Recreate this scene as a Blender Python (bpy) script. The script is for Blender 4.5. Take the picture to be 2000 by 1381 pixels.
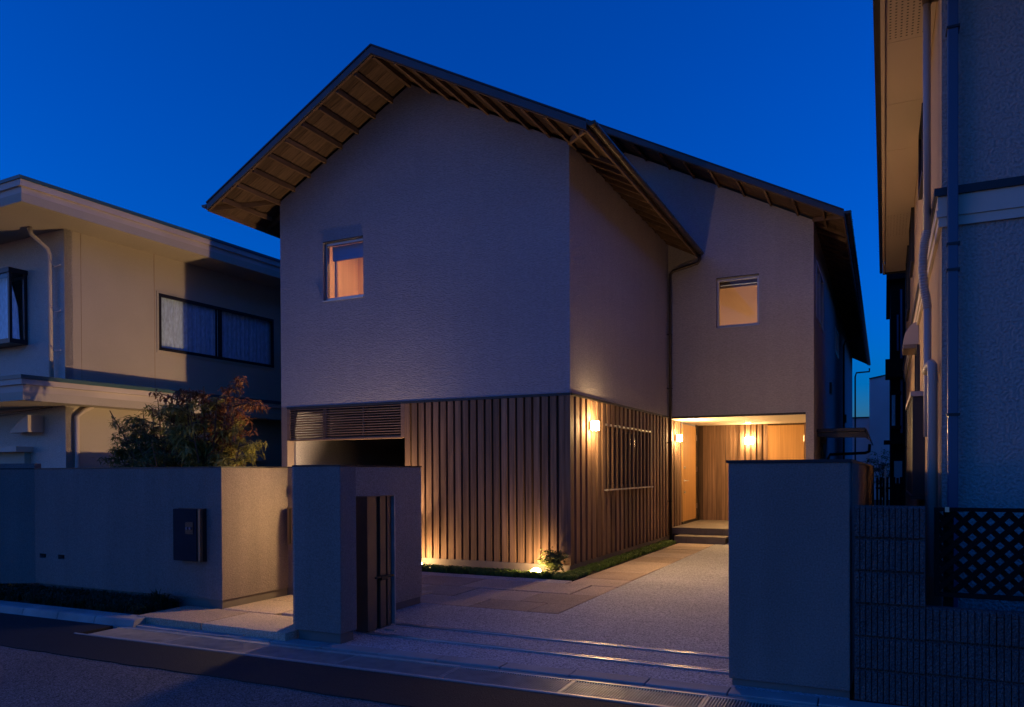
import bpy, bmesh, math, random
from mathutils import Vector, Matrix
from mathutils.geometry import tessellate_polygon
R = math.radians
rnd = random.Random(7)
for o in list(bpy.data.objects):
    bpy.data.objects.remove(o)
S = bpy.context.scene
COL = S.collection

# ---------------------------------------------------------------- camera
cd = bpy.data.cameras.new('camera')
cam = bpy.data.objects.new('camera', cd)
COL.objects.link(cam)
S.camera = cam
yaw, pitch, roll = 0.453337887, -0.0084387, -0.0048052
fw = Vector((-math.sin(yaw) * math.cos(pitch), math.cos(yaw) * math.cos(pitch), math.sin(pitch)))
rt = fw.cross(Vector((0, 0, 1))).normalized()
up = rt.cross(fw)
r2 = math.cos(roll) * rt + math.sin(roll) * up
u2 = -math.sin(roll) * rt + math.cos(roll) * up
m = Matrix((r2, u2, -fw)).transposed().to_4x4()
m.translation = (0, 0, 1.6)
cam.matrix_world = m
cd.sensor_width = 36
cd.lens = 1493.747 / 2000 * 36
cd.shift_y = (932.06 - 690.5) / 2000
cd.clip_start = 0.05
cd.clip_end = 600

# ---------------------------------------------------------------- dusk sky
SKY_EL, SKY_ROT = 1.5, 234
w = bpy.data.worlds.new('World')
S.world = w
w.use_nodes = True
nt = w.node_tree
sk = nt.nodes.new('ShaderNodeTexSky')
sk.sky_type = 'NISHITA'
sk.sun_disc = False
sk.sun_elevation = R(SKY_EL)
sk.sun_rotation = R(SKY_ROT)
sk.ozone_density = 8.0
sk.air_density = 1.0
sk.dust_density = 0.3
nt.links.new(sk.outputs[0], nt.nodes['Background'].inputs[0])
nt.nodes['Background'].inputs[1].default_value = 0.72
sl = bpy.data.lights.new('sun', 'SUN')
sl.energy = 0.03
sl.angle = R(30)
sl.color = (0.55, 0.65, 1.0)
sun = bpy.data.objects.new('sun', sl)
COL.objects.link(sun)
sun.rotation_euler = (R(70), 0, R(180 - SKY_ROT))
S.view_settings.view_transform = 'Standard'
S.view_settings.look = 'None'
S.view_settings.exposure = 0.0
S.view_settings.gamma = 1.0
S.view_settings.use_curve_mapping = False
S.cycles.max_bounces = 6
S.cycles.diffuse_bounces = 4
S.cycles.glossy_bounces = 3
S.cycles.sample_clamp_indirect = 3.0
S.cycles.caustics_reflective = False
S.cycles.caustics_refractive = False
WARM = (1.0, 0.56, 0.20)

# ---------------------------------------------------------------- materials
def mat(name, col, rough=0.7, bump=None, var=None, metal=0.0, spec=0.4, wood=None, speck=None, dirt=None, stretch=None, streak=0):
    """bump=(scale, strength, distance); var=(scale, amount); wood=(axis scale vec, amount)
    speck=(scale, dark, light); dirt=(scale, amount)"""
    mt = bpy.data.materials.new(name)
    mt.use_nodes = True
    t = mt.node_tree
    N = t.nodes
    L = t.links
    b = N['Principled BSDF']
    b.inputs['Roughness'].default_value = rough
    b.inputs['Metallic'].default_value = metal
    b.inputs['Specular IOR Level'].default_value = spec
    tc = N.new('ShaderNodeTexCoord')
    geo = N.new('ShaderNodeNewGeometry')
    P = geo.outputs['Position']
    if stretch:
        mp = N.new('ShaderNodeMapping')
        mp.inputs['Scale'].default_value = stretch
        L.new(P, mp.inputs['Vector'])
        P = mp.outputs[0]
    rgb = N.new('ShaderNodeRGB')
    rgb.outputs[0].default_value = (*col, 1)
    cur = rgb.outputs[0]
    def mul(cur, fac_socket, lo, hi):
        mr = N.new('ShaderNodeMapRange')
        mr.inputs['From Min'].default_value = 0.25
        mr.inputs['From Max'].default_value = 0.75
        mr.inputs['To Min'].default_value = lo
        mr.inputs['To Max'].default_value = hi
        L.new(fac_socket, mr.inputs['Value'])
        vm = N.new('ShaderNodeVectorMath')
        vm.operation = 'SCALE'
        L.new(cur, vm.inputs[0])
        L.new(mr.outputs[0], vm.inputs['Scale'])
        return vm.outputs[0]
    def noise(scale, detail=3, vec=None):
        n = N.new('ShaderNodeTexNoise')
        n.inputs['Scale'].default_value = scale
        n.inputs['Detail'].default_value = detail
        L.new(vec or P, n.inputs['Vector'])
        return n
    if var:
        cur = mul(cur, noise(var[0]).outputs['Fac'], 1 - var[1], 1 + var[1])
    if dirt:
        cur = mul(cur, noise(dirt[0], 6).outputs['Fac'], 1 - dirt[1], 1 + dirt[1] * 0.4)
    if streak:
        mp = N.new('ShaderNodeMapping')
        mp.inputs['Scale'].default_value = (5, 5, 0.35)
        L.new(geo.outputs['Position'], mp.inputs['Vector'])
        cur = mul(cur, noise(1.0, 5, mp.outputs[0]).outputs['Fac'], 1 - streak, 1 + streak * 0.4)
    if wood:
        mp = N.new('ShaderNodeMapping')
        mp.inputs['Scale'].default_value = wood[0]
        L.new(geo.outputs['Position'], mp.inputs['Vector'])
        n = noise(1.0, 5, mp.outputs[0])
        n.inputs['Distortion'].default_value = 0.15
        cur = mul(cur, n.outputs['Fac'], 1 - wood[1], 1 + wood[1])
        oi = N.new('ShaderNodeObjectInfo')
        mr = N.new('ShaderNodeMapRange')
        mr.inputs['To Min'].default_value = 0.72
        mr.inputs['To Max'].default_value = 1.18
        L.new(oi.outputs['Random'], mr.inputs['Value'])
        vm = N.new('ShaderNodeVectorMath')
        vm.operation = 'SCALE'
        L.new(cur, vm.inputs[0])
        L.new(mr.outputs[0], vm.inputs['Scale'])
        cur = vm.outputs[0]
    if speck:
        v = N.new('ShaderNodeTexVoronoi')
        v.inputs['Scale'].default_value = speck[0]
        L.new(P, v.inputs['Vector'])
        sp = N.new('ShaderNodeSeparateColor')
        L.new(v.outputs['Color'], sp.inputs[0])
        mr = N.new('ShaderNodeMapRange')
        mr.inputs['To Min'].default_value = speck[1]
        mr.inputs['To Max'].default_value = speck[2]
        L.new(sp.outputs[0], mr.inputs['Value'])
        vm = N.new('ShaderNodeVectorMath')
        vm.operation = 'SCALE'
        L.new(cur, vm.inputs[0])
        L.new(mr.outputs[0], vm.inputs['Scale'])
        cur = vm.outputs[0]
        if not bump:
            bm_ = N.new('ShaderNodeBump')
            bm_.invert = True
            bm_.inputs['Strength'].default_value = 0.9
            bm_.inputs['Distance'].default_value = 0.006
            L.new(v.outputs['Distance'], bm_.inputs['Height'])
            L.new(bm_.outputs[0], b.inputs['Normal'])
    L.new(cur, b.inputs['Base Color'])
    if bump:
        n = noise(bump[0], 4)
        bb = N.new('ShaderNodeBump')
        bb.inputs['Strength'].default_value = bump[1]
        bb.inputs['Distance'].default_value = bump[2]
        L.new(n.outputs['Fac'], bb.inputs['Height'])
        L.new(bb.outputs[0], b.inputs['Normal'])
    return mt

def leafmat(name, col, **k):
    mt = mat(name, col, **k)
    t = mt.node_tree
    b = t.nodes['Principled BSDF']
    tl = t.nodes.new('ShaderNodeBsdfTranslucent')
    src = b.inputs['Base Color'].links[0].from_socket
    t.links.new(src, tl.inputs[0])
    mx = t.nodes.new('ShaderNodeMixShader')
    mx.inputs[0].default_value = 0.4
    t.links.new(b.outputs[0], mx.inputs[1])
    t.links.new(tl.outputs[0], mx.inputs[2])
    t.links.new(mx.outputs[0], t.nodes['Material Output'].inputs[0])
    return mt

def emis(name, col, strength):
    mt = bpy.data.materials.new(name)
    mt.use_nodes = True
    t = mt.node_tree
    b = t.nodes['Principled BSDF']
    b.inputs['Base Color'].default_value = (0.8, 0.8, 0.8, 1)
    b.inputs['Emission Color'].default_value = (*col, 1)
    b.inputs['Emission Strength'].default_value = strength
    return mt

def glass(name, tint=(0.9, 0.95, 1.0), refl=0.12, rough=0.02):
    mt = bpy.data.materials.new(name)
    mt.use_nodes = True
    t = mt.node_tree
    N = t.nodes
    N.remove(N['Principled BSDF'])
    tr = N.new('ShaderNodeBsdfTransparent')
    tr.inputs[0].default_value = (*tint, 1)
    gl = N.new('ShaderNodeBsdfGlossy')
    gl.inputs['Roughness'].default_value = rough
    fr = N.new('ShaderNodeFresnel')
    fr.inputs['IOR'].default_value = 1.5
    ad = N.new('ShaderNodeMath')
    ad.operation = 'ADD'
    ad.inputs[1].default_value = refl
    mx = N.new('ShaderNodeMixShader')
    ge = N.new('ShaderNodeNewGeometry')
    inv = N.new('ShaderNodeMath')
    inv.operation = 'SUBTRACT'
    inv.inputs[0].default_value = 1.0
    mu = N.new('ShaderNodeMath')
    mu.operation = 'MULTIPLY'
    t.links.new(ge.outputs['Backfacing'], inv.inputs[1])
    t.links.new(fr.outputs[0], mu.inputs[0])
    t.links.new(inv.outputs[0], mu.inputs[1])
    t.links.new(mu.outputs[0], ad.inputs[0])
    t.links.new(ad.outputs[0], mx.inputs[0])
    t.links.new(tr.outputs[0], mx.inputs[1])
    t.links.new(gl.outputs[0], mx.inputs[2])
    t.links.new(mx.outputs[0], N['Material Output'].inputs[0])
    return mt

M = {}
M['stucco'] = mat('taupe_stucco', (0.335, 0.325, 0.36), 0.9, bump=(60, 0.8, 0.016), var=(60, 0.18), dirt=(0.7, 0.10), spec=0.15, streak=0.05, stretch=(0.45, 0.45, 1.3))
M['stucco_wall'] = mat('garden_wall_stucco', (0.26, 0.21, 0.192), 0.9, bump=(80, 0.9, 0.012), var=(85, 0.24), dirt=(0.9, 0.16), spec=0.15, streak=0.12)
M['stucco_rough'] = mat('rough_stucco', (0.38, 0.32, 0.28), 0.9, bump=(75, 1.0, 0.02), var=(70, 0.35), dirt=(0.9, 0.12), spec=0.2)  # rough finish; colour lifted to stand in for grazing lamp light
M['base'] = mat('base_concrete', (0.20, 0.17, 0.15), 0.85, bump=(80, 0.3, 0.004), dirt=(3, 0.2), spec=0.2)
M['cap'] = mat('cap_metal', (0.02, 0.022, 0.03), 0.5, metal=0.3)
M['darkmetal'] = mat('dark_metal', (0.035, 0.033, 0.035), 0.42, metal=0.5, dirt=(4, 0.2))
M['roofmetal'] = mat('roof_metal', (0.06, 0.062, 0.07), 0.45, metal=0.3, dirt=(3, 0.2))
M['gutter'] = mat('gutter_metal', (0.055, 0.042, 0.035), 0.35, metal=0.5, dirt=(4, 0.2))
M['cedar'] = mat('cedar_batten', (0.20, 0.122, 0.078), 0.75, wood=((28, 28, 1.1), 0.45), bump=(120, 0.15, 0.002), spec=0.25)
M['cedar_dark'] = mat('cedar_backing', (0.10, 0.062, 0.04), 0.8, wood=((28, 28, 1.1), 0.35), spec=0.2)  # darker copy of the batten cedar, puts gap shade into the colour
M['rafter'] = mat('rafter_wood', (0.14, 0.09, 0.06), 0.7, wood=((5, 3, 12), 0.3), spec=0.2)
M['plank'] = mat('soffit_plank', (0.09, 0.058, 0.038), 0.75, wood=((3, 30, 3), 0.45), spec=0.2)
M['oak'] = mat('oak_door', (0.55, 0.30, 0.11), 0.5, wood=((30, 30, 0.8), 0.18), spec=0.35)
M['louver'] = mat('louver_wood', (0.16, 0.10, 0.07), 0.6, wood=((1, 20, 20), 0.3))
M['soffit'] = mat('porch_soffit', (0.62, 0.52, 0.40), 0.8, var=(60, 0.05))
M['tile'] = mat('step_tile', (0.17, 0.145, 0.125), 0.6, bump=(60, 0.15, 0.003), dirt=(5, 0.2), var=(200, 0.15))
M['frame'] = mat('aluminium_frame', (0.42, 0.42, 0.45), 0.4, metal=0.5)
M['frame_dark'] = mat('dark_frame', (0.03, 0.03, 0.035), 0.4, metal=0.4)
M['steel'] = mat('stainless_steel', (0.62, 0.60, 0.58), 0.28, metal=1.0, dirt=(12, 0.25))
M['galv'] = mat('galvanised_steel', (0.52, 0.50, 0.47), 0.42, metal=0.35, dirt=(8, 0.3))
M['bronze'] = mat('bronze_gate', (0.20, 0.155, 0.115), 0.38, metal=0.6, dirt=(3, 0.15))
M['black'] = mat('black_plastic_and_gaps', (0.012, 0.012, 0.012), 0.4)  # black plastic, also the painted dark of gaps and holes
M['navy'] = mat('navy_box', (0.014, 0.02, 0.032), 0.7, metal=0.0, spec=0.1, dirt=(5, 0.2))
M['glass'] = glass('window_glass', refl=0.0)
M['glass_dark'] = mat('dark_glass', (0.01, 0.012, 0.016), 0.05, spec=0.9)
M['curtain'] = mat('lace_curtain', (0.75, 0.78, 0.80), 0.9, stretch=(1, 1, 0.3), var=(30, 0.25))
M['room_wall'] = mat('room_wall', (0.72, 0.55, 0.42), 0.9)
M['room_wood'] = mat('room_wood', (0.66, 0.42, 0.26), 0.8, wood=((12, 12, 0.5), 0.12))
M['blind'] = mat('roller_blind', (0.35, 0.30, 0.42), 0.8)
M['aggregate'] = mat('washed_aggregate', (0.44, 0.43, 0.45), 0.75, speck=(95, 0.35, 1.5), dirt=(0.8, 0.15))
M['granite'] = mat('granite_paver', (0.58, 0.45, 0.34), 0.8, speck=(150, 0.6, 1.35), dirt=(1.4, 0.18))
M['granite2'] = mat('pale_granite_paver', (0.60, 0.53, 0.46), 0.8, speck=(150, 0.6, 1.35), dirt=(1.4, 0.18))
M['granite3'] = mat('brown_granite_paver', (0.47, 0.35, 0.25), 0.8, speck=(150, 0.6, 1.35), dirt=(1.4, 0.18))
M['concrete'] = mat('kerb_concrete', (0.36, 0.34, 0.325), 0.75, bump=(60, 0.3, 0.004), dirt=(2.5, 0.35), var=(150, 0.12))
M['asphalt'] = mat('old_asphalt', (0.12, 0.10, 0.09), 0.8, speck=(130, 0.15, 2.6), dirt=(1.2, 0.25))
M['asphalt_new'] = mat('new_asphalt', (0.017, 0.0155, 0.016), 0.8, bump=(90, 0.9, 0.008), var=(90, 0.4), dirt=(1.5, 0.25))
M['soil'] = mat('soil', (0.035, 0.026, 0.018), 0.95, bump=(40, 0.8, 0.02), var=(60, 0.3))
M['grassl'] = leafmat('grass_blades', (0.17, 0.27, 0.06), rough=0.55, var=(9, 0.5), spec=0.4)
M['grassd'] = leafmat('dark_grass_blades', (0.03, 0.055, 0.025), rough=0.55, var=(9, 0.5), spec=0.4)
M['leaf'] = leafmat('green_leaf', (0.30, 0.29, 0.08), rough=0.5, var=(6, 0.5), spec=0.4)
M['leaf_dark'] = leafmat('dark_green_leaf', (0.14, 0.17, 0.055), rough=0.45, var=(6, 0.4), spec=0.5)
M['leaf_red'] = leafmat('reddish_leaf', (0.23, 0.10, 0.05), rough=0.5, var=(6, 0.4), spec=0.4)
M['bark'] = mat('bark', (0.12, 0.085, 0.055), 0.9, bump=(40, 0.5, 0.01))
M['cream_side'] = mat('cream_siding', (0.50, 0.44, 0.34), 0.85, bump=(110, 0.6, 0.008), var=(160, 0.10), dirt=(0.8, 0.12), spec=0.2)
M['cream_trim'] = mat('cream_trim', (0.60, 0.52, 0.44), 0.7, dirt=(1.5, 0.2))
M['cream_stone'] = mat('sprayed_cream_stucco', (0.62, 0.58, 0.52), 0.85, bump=(75, 1.0, 0.02), var=(90, 0.35), dirt=(0.8, 0.12))
M['green_cap'] = mat('green_coping', (0.05, 0.12, 0.13), 0.5, metal=0.2)
M['pvc'] = mat('grey_pvc_pipe', (0.36, 0.32, 0.30), 0.45)
M['pvc_navy'] = mat('navy_downpipe', (0.055, 0.085, 0.15), 0.3)
M['beige_side'] = mat('beige_stucco', (0.42, 0.30, 0.20), 0.9, bump=(80, 0.9, 0.01), var=(120, 0.18), dirt=(0.8, 0.12), spec=0.2)
M['rough_grey'] = mat('coarse_stucco', (0.40, 0.34, 0.32), 0.6, bump=(42, 1.0, 0.03), var=(42, 0.26), spec=0.55)  # tone at bump scale puts the bump shading into the colour
M['beige_soffit'] = mat('beige_soffit', (0.46, 0.37, 0.31), 0.8)
M['splitblock'] = mat('split_face_block', (0.10, 0.10, 0.105), 0.85, bump=(70, 1.0, 0.03), var=(90, 0.5), dirt=(5, 0.3), spec=0.35)
M['joint'] = mat('mortar', (0.05, 0.05, 0.05), 0.95)
M['lilac'] = mat('far_house_render', (0.75, 0.60, 0.56), 0.9, dirt=(0.6, 0.15))
M['timber_and_shade'] = mat('black_timber_and_shade', (0.010, 0.0095, 0.010), 0.9, spec=0.1, wood=((10, 10, 1), 0.3))  # black for dark timber, also for painted shade in recesses and rooms
M['white_box'] = mat('heater_box', (0.35, 0.38, 0.42), 0.5)
M['glow'] = emis('sconce_glow', (1.0, 0.60, 0.24), 1650)
M['glow_side'] = emis('sconce_side_glow', (1.0, 0.62, 0.26), 250)
M['glow_passage'] = emis('passage_lamp_glow', (1.0, 0.64, 0.26), 470)
M['glow_ground'] = emis('uplight_glow', (1.0, 0.60, 0.25), 330)
M['glow_down'] = emis('downlight_glow', (1.0, 0.60, 0.27), 500)
M['glow_spot'] = emis('floodlight_glow', (1.0, 0.63, 0.32), 7800)
M['glow_in'] = emis('room_lamp_glow', (1.0, 0.60, 0.28), 44)

# ---------------------------------------------------------------- mesh helpers
class MB:
    def __init__(s):
        s.v, s.f = [], []
    def add(s, vs, fs):
        n = len(s.v)
        s.v += [tuple(v) for v in vs]
        s.f += [tuple(i + n for i in f) for f in fs]
        return s
    def box(s, x0, x1, y0, y1, z0, z1):
        x0, x1 = min(x0, x1), max(x0, x1)
        y0, y1 = min(y0, y1), max(y0, y1)
        z0, z1 = min(z0, z1), max(z0, z1)
        return s.add([(x0, y0, z0), (x1, y0, z0), (x1, y1, z0), (x0, y1, z0), (x0, y0, z1), (x1, y0, z1), (x1, y1, z1), (x0, y1, z1)],
                     [(0, 3, 2, 1), (4, 5, 6, 7), (0, 1, 5, 4), (1, 2, 6, 5), (2, 3, 7, 6), (3, 0, 4, 7)])
    def obox(s, o, a, b, c):
        """box from corner o with edge vectors a,b,c"""
        o, a, b, c = map(Vector, (o, a, b, c))
        if a.cross(b).dot(c) < 0:
            a, b = b, a
        return s.add([o, o + a, o + a + b, o + b, o + c, o + a + c, o + a + b + c, o + b + c],
                     [(0, 3, 2, 1), (4, 5, 6, 7), (0, 1, 5, 4), (1, 2, 6, 5), (2, 3, 7, 6), (3, 0, 4, 7)])
    def bar(s, p, q, wd, ht, upv=(0, 0, 1)):
        """rectangular bar centred on the line p-q"""
        p, q, upv = Vector(p), Vector(q), Vector(upv)
        d = q - p
        sd = d.cross(upv).normalized() * wd
        h = sd.cross(d).normalized() * ht
        return s.obox(p - sd / 2 - h / 2, d, sd, h)
    def tube(s, pts, r, n=8, cap=True):
        pts = [Vector(p) for p in pts]
        rs = r if isinstance(r, (list, tuple)) else [r] * len(pts)
        base = len(s.v)
        prev = None
        for i, p in enumerate(pts):
            d = (pts[min(i + 1, len(pts) - 1)] - pts[max(i - 1, 0)]).normalized()
            a = prev if prev is not None else (Vector((1, 0, 0)) if abs(d.x) < 0.9 else Vector((0, 1, 0)))
            a = (a - d * a.dot(d)).normalized()
            prev = a
            b = d.cross(a)
            for k in range(n):
                t = 2 * math.pi * k / n
                s.v.append(tuple(p + (a * math.cos(t) + b * math.sin(t)) * rs[i]))
        for i in range(len(pts) - 1):
            for k in range(n):
                k2 = (k + 1) % n
                s.f.append((base + i * n + k, base + i * n + k2, base + (i + 1) * n + k2, base + (i + 1) * n + k))
        if cap:
            s.f.append(tuple(base + k for k in reversed(range(n))))
            s.f.append(tuple(base + (len(pts) - 1) * n + k for k in range(n)))
        return s
    def wall(s, outer, holes, o, u, v, n, th):
        """flat slab in the plane (o,u,v); front face towards n, thickness th behind it"""
        o, u, v, n = map(Vector, (o, u, v, n))
        loops = [[Vector((p[0], p[1], 0)) for p in outer]] + [[Vector((p[0], p[1], 0)) for p in h] for h in holes]
        flat = [p for l in loops for p in l]
        tris = tessellate_polygon(loops)
        P = lambda p, d: o + u * p.x + v * p.y - n * d
        k = len(flat)
        vs = [P(p, 0) for p in flat] + [P(p, th) for p in flat]
        fs = []
        for a, b, c in tris:
            nn = (vs[b] - vs[a]).cross(vs[c] - vs[a])
            if nn.length < 1e-9:
                continue
            if nn.dot(n) < 0:
                b, c = c, b
            fs.append((a, b, c))
            fs.append((a + k, c + k, b + k))
        i0 = 0
        for l in loops:
            q = len(l)
            for i in range(q):
                j = (i + 1) % q
                fs.append((i0 + i, i0 + j, i0 + j + k, i0 + i + k))
            i0 += q
        return s.add(vs, fs)
    def mesh(s, name, smooth=False, fix=False):
        me = bpy.data.meshes.new(name)
        me.from_pydata(s.v, [], s.f)
        if fix:
            bm = bmesh.new()
            bm.from_mesh(me)
            bmesh.ops.recalc_face_normals(bm, faces=bm.faces)
            bm.to_mesh(me)
            bm.free()
        if smooth:
            for p in me.polygons:
                p.use_smooth = True
        me.update()
        return me

W = {}
def link(name, me, m, parent=None, at=None, label=None, kind=None, bevel=0):
    o = bpy.data.objects.new(name, me)
    COL.objects.link(o)
    if m is not None and me is not None and not me.materials:
        me.materials.append(m)
    at = Vector(at or (0, 0, 0))
    W[o.name] = at
    if parent:
        o.parent = parent
        o.location = at - W[parent.name]
    else:
        o.location = at
    if label:
        o['label'] = label
    if kind:
        o['kind'] = kind
    if bevel:
        b = o.modifiers.new('bevel', 'BEVEL')
        b.width = bevel
        b.segments = 2
        b.limit_method = 'ANGLE'
    return o
def part(name, mb, m, parent, at=None, smooth=False, bevel=0, kind=None, label=None, fix=False):
    return link(name, mb.mesh(name, smooth, fix), m, parent, at, label, kind, bevel)
def thing(name, label, cat, at=(0, 0, 0), group=None, rotz=0):
    o = bpy.data.objects.new(name, None)
    COL.objects.link(o)
    o.empty_display_size = 0.1
    o.location = at
    W[o.name] = Vector(at)
    if rotz:
        o.rotation_euler = (0, 0, rotz)
        W[o.name] = Vector((0, 0, 0))
    o['label'] = label
    o['category'] = cat
    if group:
        o['group'] = group
    return o
def tag(o, label, cat, group=None):
    o['label'] = label
    o['category'] = cat
    if group:
        o['group'] = group
    return o
def struct(name, mb, m, at=None):
    return link(name, mb.mesh(name), m, None, at, None, 'structure')
BX = lambda *a: MB().box(*a)

TH = 0.022                      # the street line is turned this much from the house
def turned(name, x0, x1, y0, y1, z0, z1, m_):
    o = link(name, MB().box(x0 + 7.2, x1 + 7.2, y0, y1, z0, z1).mesh(name), m_, None, (-7.2, 0, 0), None, 'structure')
    o.rotation_euler = (0, 0, TH)
    return o
# ================================================================ GROUND
XS, YF = -4.347, 10.978          # side wall plane and facade plane of the house
struct('ground', BX(-80, 80, -40, 160, -0.9, -0.14), M['soil'])
struct('road', BX(-80, 80, -14, 4.5, -0.2, -0.012), M['asphalt'])
# patch strip of newer asphalt, with an uneven front edge
mb = MB()
n = 240
pts_ = []
for i in range(n + 1):
    x = -14 + 20 * i / n
    y = 4.31 + 0.018 * (x + 7.2) + 0.008 * math.sin(x * 2.3) + 0.005 * math.sin(x * 9.1) + rnd.uniform(-0.008, 0.008)
    pts_.append((x, y))
vs = [(x, y, -0.004) for x, y in pts_] + [(x, 4.93 + TH * (x + 7.2), -0.004) for x, y in pts_] + [(x, y, -0.03) for x, y in pts_]
fs = [(i, i + 1, n + 2 + i, n + 1 + i) for i in range(n)] + [(2 * n + 2 + i, 2 * n + 3 + i, i + 1, i) for i in range(n)]
mb.add(vs, fs)
struct('road_patch', mb, M['asphalt_new'])
struct('road_verge', BX(-80, -14, 4.37, 5.3, -0.2, -0.006), M['asphalt_new'])
struct('road_shoulder', BX(6, 80, 4.37, 5.3, -0.2, -0.006), M['asphalt_new'])
struct('road_underlay', BX(-14, 6, 4.45, 5.6, -0.2, -0.11), M['asphalt_new'])
# kerb: separate concrete stones between drain and plots
kerb = thing('kerb', 'kerb', 'kerb')
del kerb['label'], kerb['category']
kerb['kind'] = 'structure'
x = -13.0
while x < 3.0:
    L_ = 0.6
    raised = x < -7.35
    y0, y1, zt = (5.36, 5.62, 0.07) if raised else (5.42, 5.595, 0.008)
    k = MB()
    if raised:
        k.add([(0.004, y0, -0.1), (L_ - 0.004, y0, -0.1), (L_ - 0.004, y0 + 0.05, zt - 0.012), (0.004, y0 + 0.05, zt - 0.012), (L_ - 0.004, y0 + 0.075, zt), (0.004, y0 + 0.075, zt), (L_ - 0.004, y1, zt), (0.004, y1, zt), (L_ - 0.004, y1, -0.1), (0.004, y1, -0.1)],
              [(0, 1, 2, 3), (3, 2, 4, 5), (5, 4, 6, 7), (7, 6, 8, 9), (0, 3, 5, 7, 9), (1, 8, 6, 4, 2)])
    else:
        k.box(0.004, L_ - 0.004, y0, y1, -0.1, zt + rnd.uniform(-0.003, 0.002))
    ko = part('kerb_stone', k, M['concrete'], kerb, at=(x + 0.11, TH * (x + 7.2), 0), bevel=0.006)
    ko.rotation_euler = (0, 0, TH)
    x += L_
# L gutter lip beside the drain
turned('gutter_lip', -13, 3, 5.372, 5.418, -0.1, -0.012, M['concrete'])
turned('gutter_apron', -13, -7.15, 4.932, 5.358, -0.1, -0.0045, M['asphalt_new'])
# yard ground: washed aggregate drive
struct('driveway', MB().add([(-5.06, 5.65, -0.1), (-0.22, 5.757, -0.1), (-0.22, 7.866, -0.1), (-5.06, 7.866, -0.1), (-5.06, 5.65, 0), (-0.22, 5.757, 0), (-0.22, 7.866, 0), (-5.06, 7.866, 0)],
       [(0, 3, 2, 1), (4, 5, 6, 7), (0, 1, 5, 4), (1, 2, 6, 5), (2, 3, 7, 6), (3, 0, 4, 7)]), M['aggregate'])
struct('driveway_strip', BX(-3.272, -0.22, 7.872, 19.5, -0.1, 0.0), M['aggregate'])
struct('yard_soil', BX(-12, 3, 5.78, 60, -0.3, -0.045), M['soil'])
# paving
pave = thing('paved_path', 'x', 'x')
del pave['label'], pave['category']
pave['kind'] = 'structure'
def stone(x0, x1, y0, y1, zt=0.0, th=0.09, mk=None):
    g = 0.0075
    zz = zt + rnd.uniform(-0.0035, 0.0035)
    mk = mk or rnd.choice(['granite', 'granite', 'granite', 'granite2', 'granite3'])
    part('paving_stone', BX(x0 + g, x1 - g, y0 + g, y1 - g, zz - th, zz), M[mk], pave, bevel=0.006)
# front path rows (running along the facade)
rows = [(10.02, 10.33, [-6.9, -5.9, -4.98, -4.06], 'granite2'),
        (9.21, 10.02, [-7.0, -6.25, -5.32, -4.46, -3.66, -3.277], None),
        (8.48, 9.21, [-7.0, -5.73, -4.99, -4.04, -3.277], None),
        (7.872, 8.48, [-7.0, -5.5, -4.43, -3.66, -3.277], None)]
for y0, y1, xs, mk in rows:
    for a, b in zip(xs, xs[1:]):
        stone(a, b, y0, y1, mk=mk)
# side path to the porch
y = 10.02
side = [9.98, 10.70, 11.48, 12.28, 13.02, 13.8, 14.55, 15.3, 15.95, 16.62]
for a, b in zip(side, side[1:]):
    a = max(a, 10.02)
    stone(-4.05, -3.277, a, b, mk=rnd.choice(['granite', 'granite3']))
# entrance slab at the gate between the walls (raised 8 cm)
for x0, x1, y0, y1 in [(-7.17, -6.2, 5.54, 6.22), (-6.2, -5.6, 5.54, 6.22), (-5.6, -5.07, 5.52, 6.3), (-6.62, -5.85, 6.22, 6.9), (-5.85, -5.1, 6.3, 6.9), (-6.62, -5.7, 6.9, 7.3), (-5.7, -5.3, 6.9, 7.6),
                       (-7.17, -6.64, 5.545, 5.0)]:
    if y1 > y0:
        stone(x0, x1, y0, y1, 0.08, 0.13, 'granite' if rnd.random() < 0.6 else 'granite3')
for x0, x1, y0, y1 in [(-7.3, -6.2, 7.6, 8.6), (-6.2, -5.35, 7.6, 8.6), (-8.3, -7.3, 8.0, 9.2), (-7.3, -7.02, 8.6, 9.2)]:
    stone(x0, x1, y0, y1, 0.02, 0.1)

# ================================================================ HOUSE
house = thing('house', 'two storey taupe stucco house with brown timber cladding and steep gable roofs', 'house', (-7.2, 13, 0))
H = house
XL, XR2, Y2 = -10.137, -1.312, 16.95
RX, SL = -7.24, 0.533          # ridge of the front gable, slope
RX2 = -5.95
CT = 2.79                       # top of the cladding storey
def rect(a, b, c, d):
    return [(a, c), (b, c), (b, d), (a, d)]
ap = 8.17
zt = lambda x: ap - SL * abs(x - RX)
win1 = (-9.127, -8.238, 4.682, 5.738)
part('facade_wall', MB().wall([(XL, CT + 0.012), (XS, CT + 0.012), (XS, zt(XS)), (RX, ap), (XL, zt(XL))], [rect(*win1)], (0, YF, 0), (1, 0, 0), (0, 0, 1), (0, -1, 0), 0.18), M['stucco'], H)
part('facade_pier', BX(XL, -10.0, YF, YF + 5, 0, CT + 0.01), M['stucco_wall'], H)  # darker stucco than the facade, tones down the floodlit recess by colour
part('side_wall', MB().wall(rect(YF + 0.18, Y2, CT + 0.012, zt(XS)), [], (XS, 0, 0), (0, 1, 0), (0, 0, 1), (1, 0, 0), 0.18), M['stucco'], H)
part('side_wall', BX(XL, XL + 0.18, YF + 0.18, 30, 0, zt(XL)), M['stucco'], H)
zt2 = lambda x: 6.737 + SL * (XR2 - RX2) - SL * abs(x - RX2)
XL2 = 2 * RX2 - XR2
win2 = (-3.292, -2.397, 4.685, 5.754)
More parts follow.
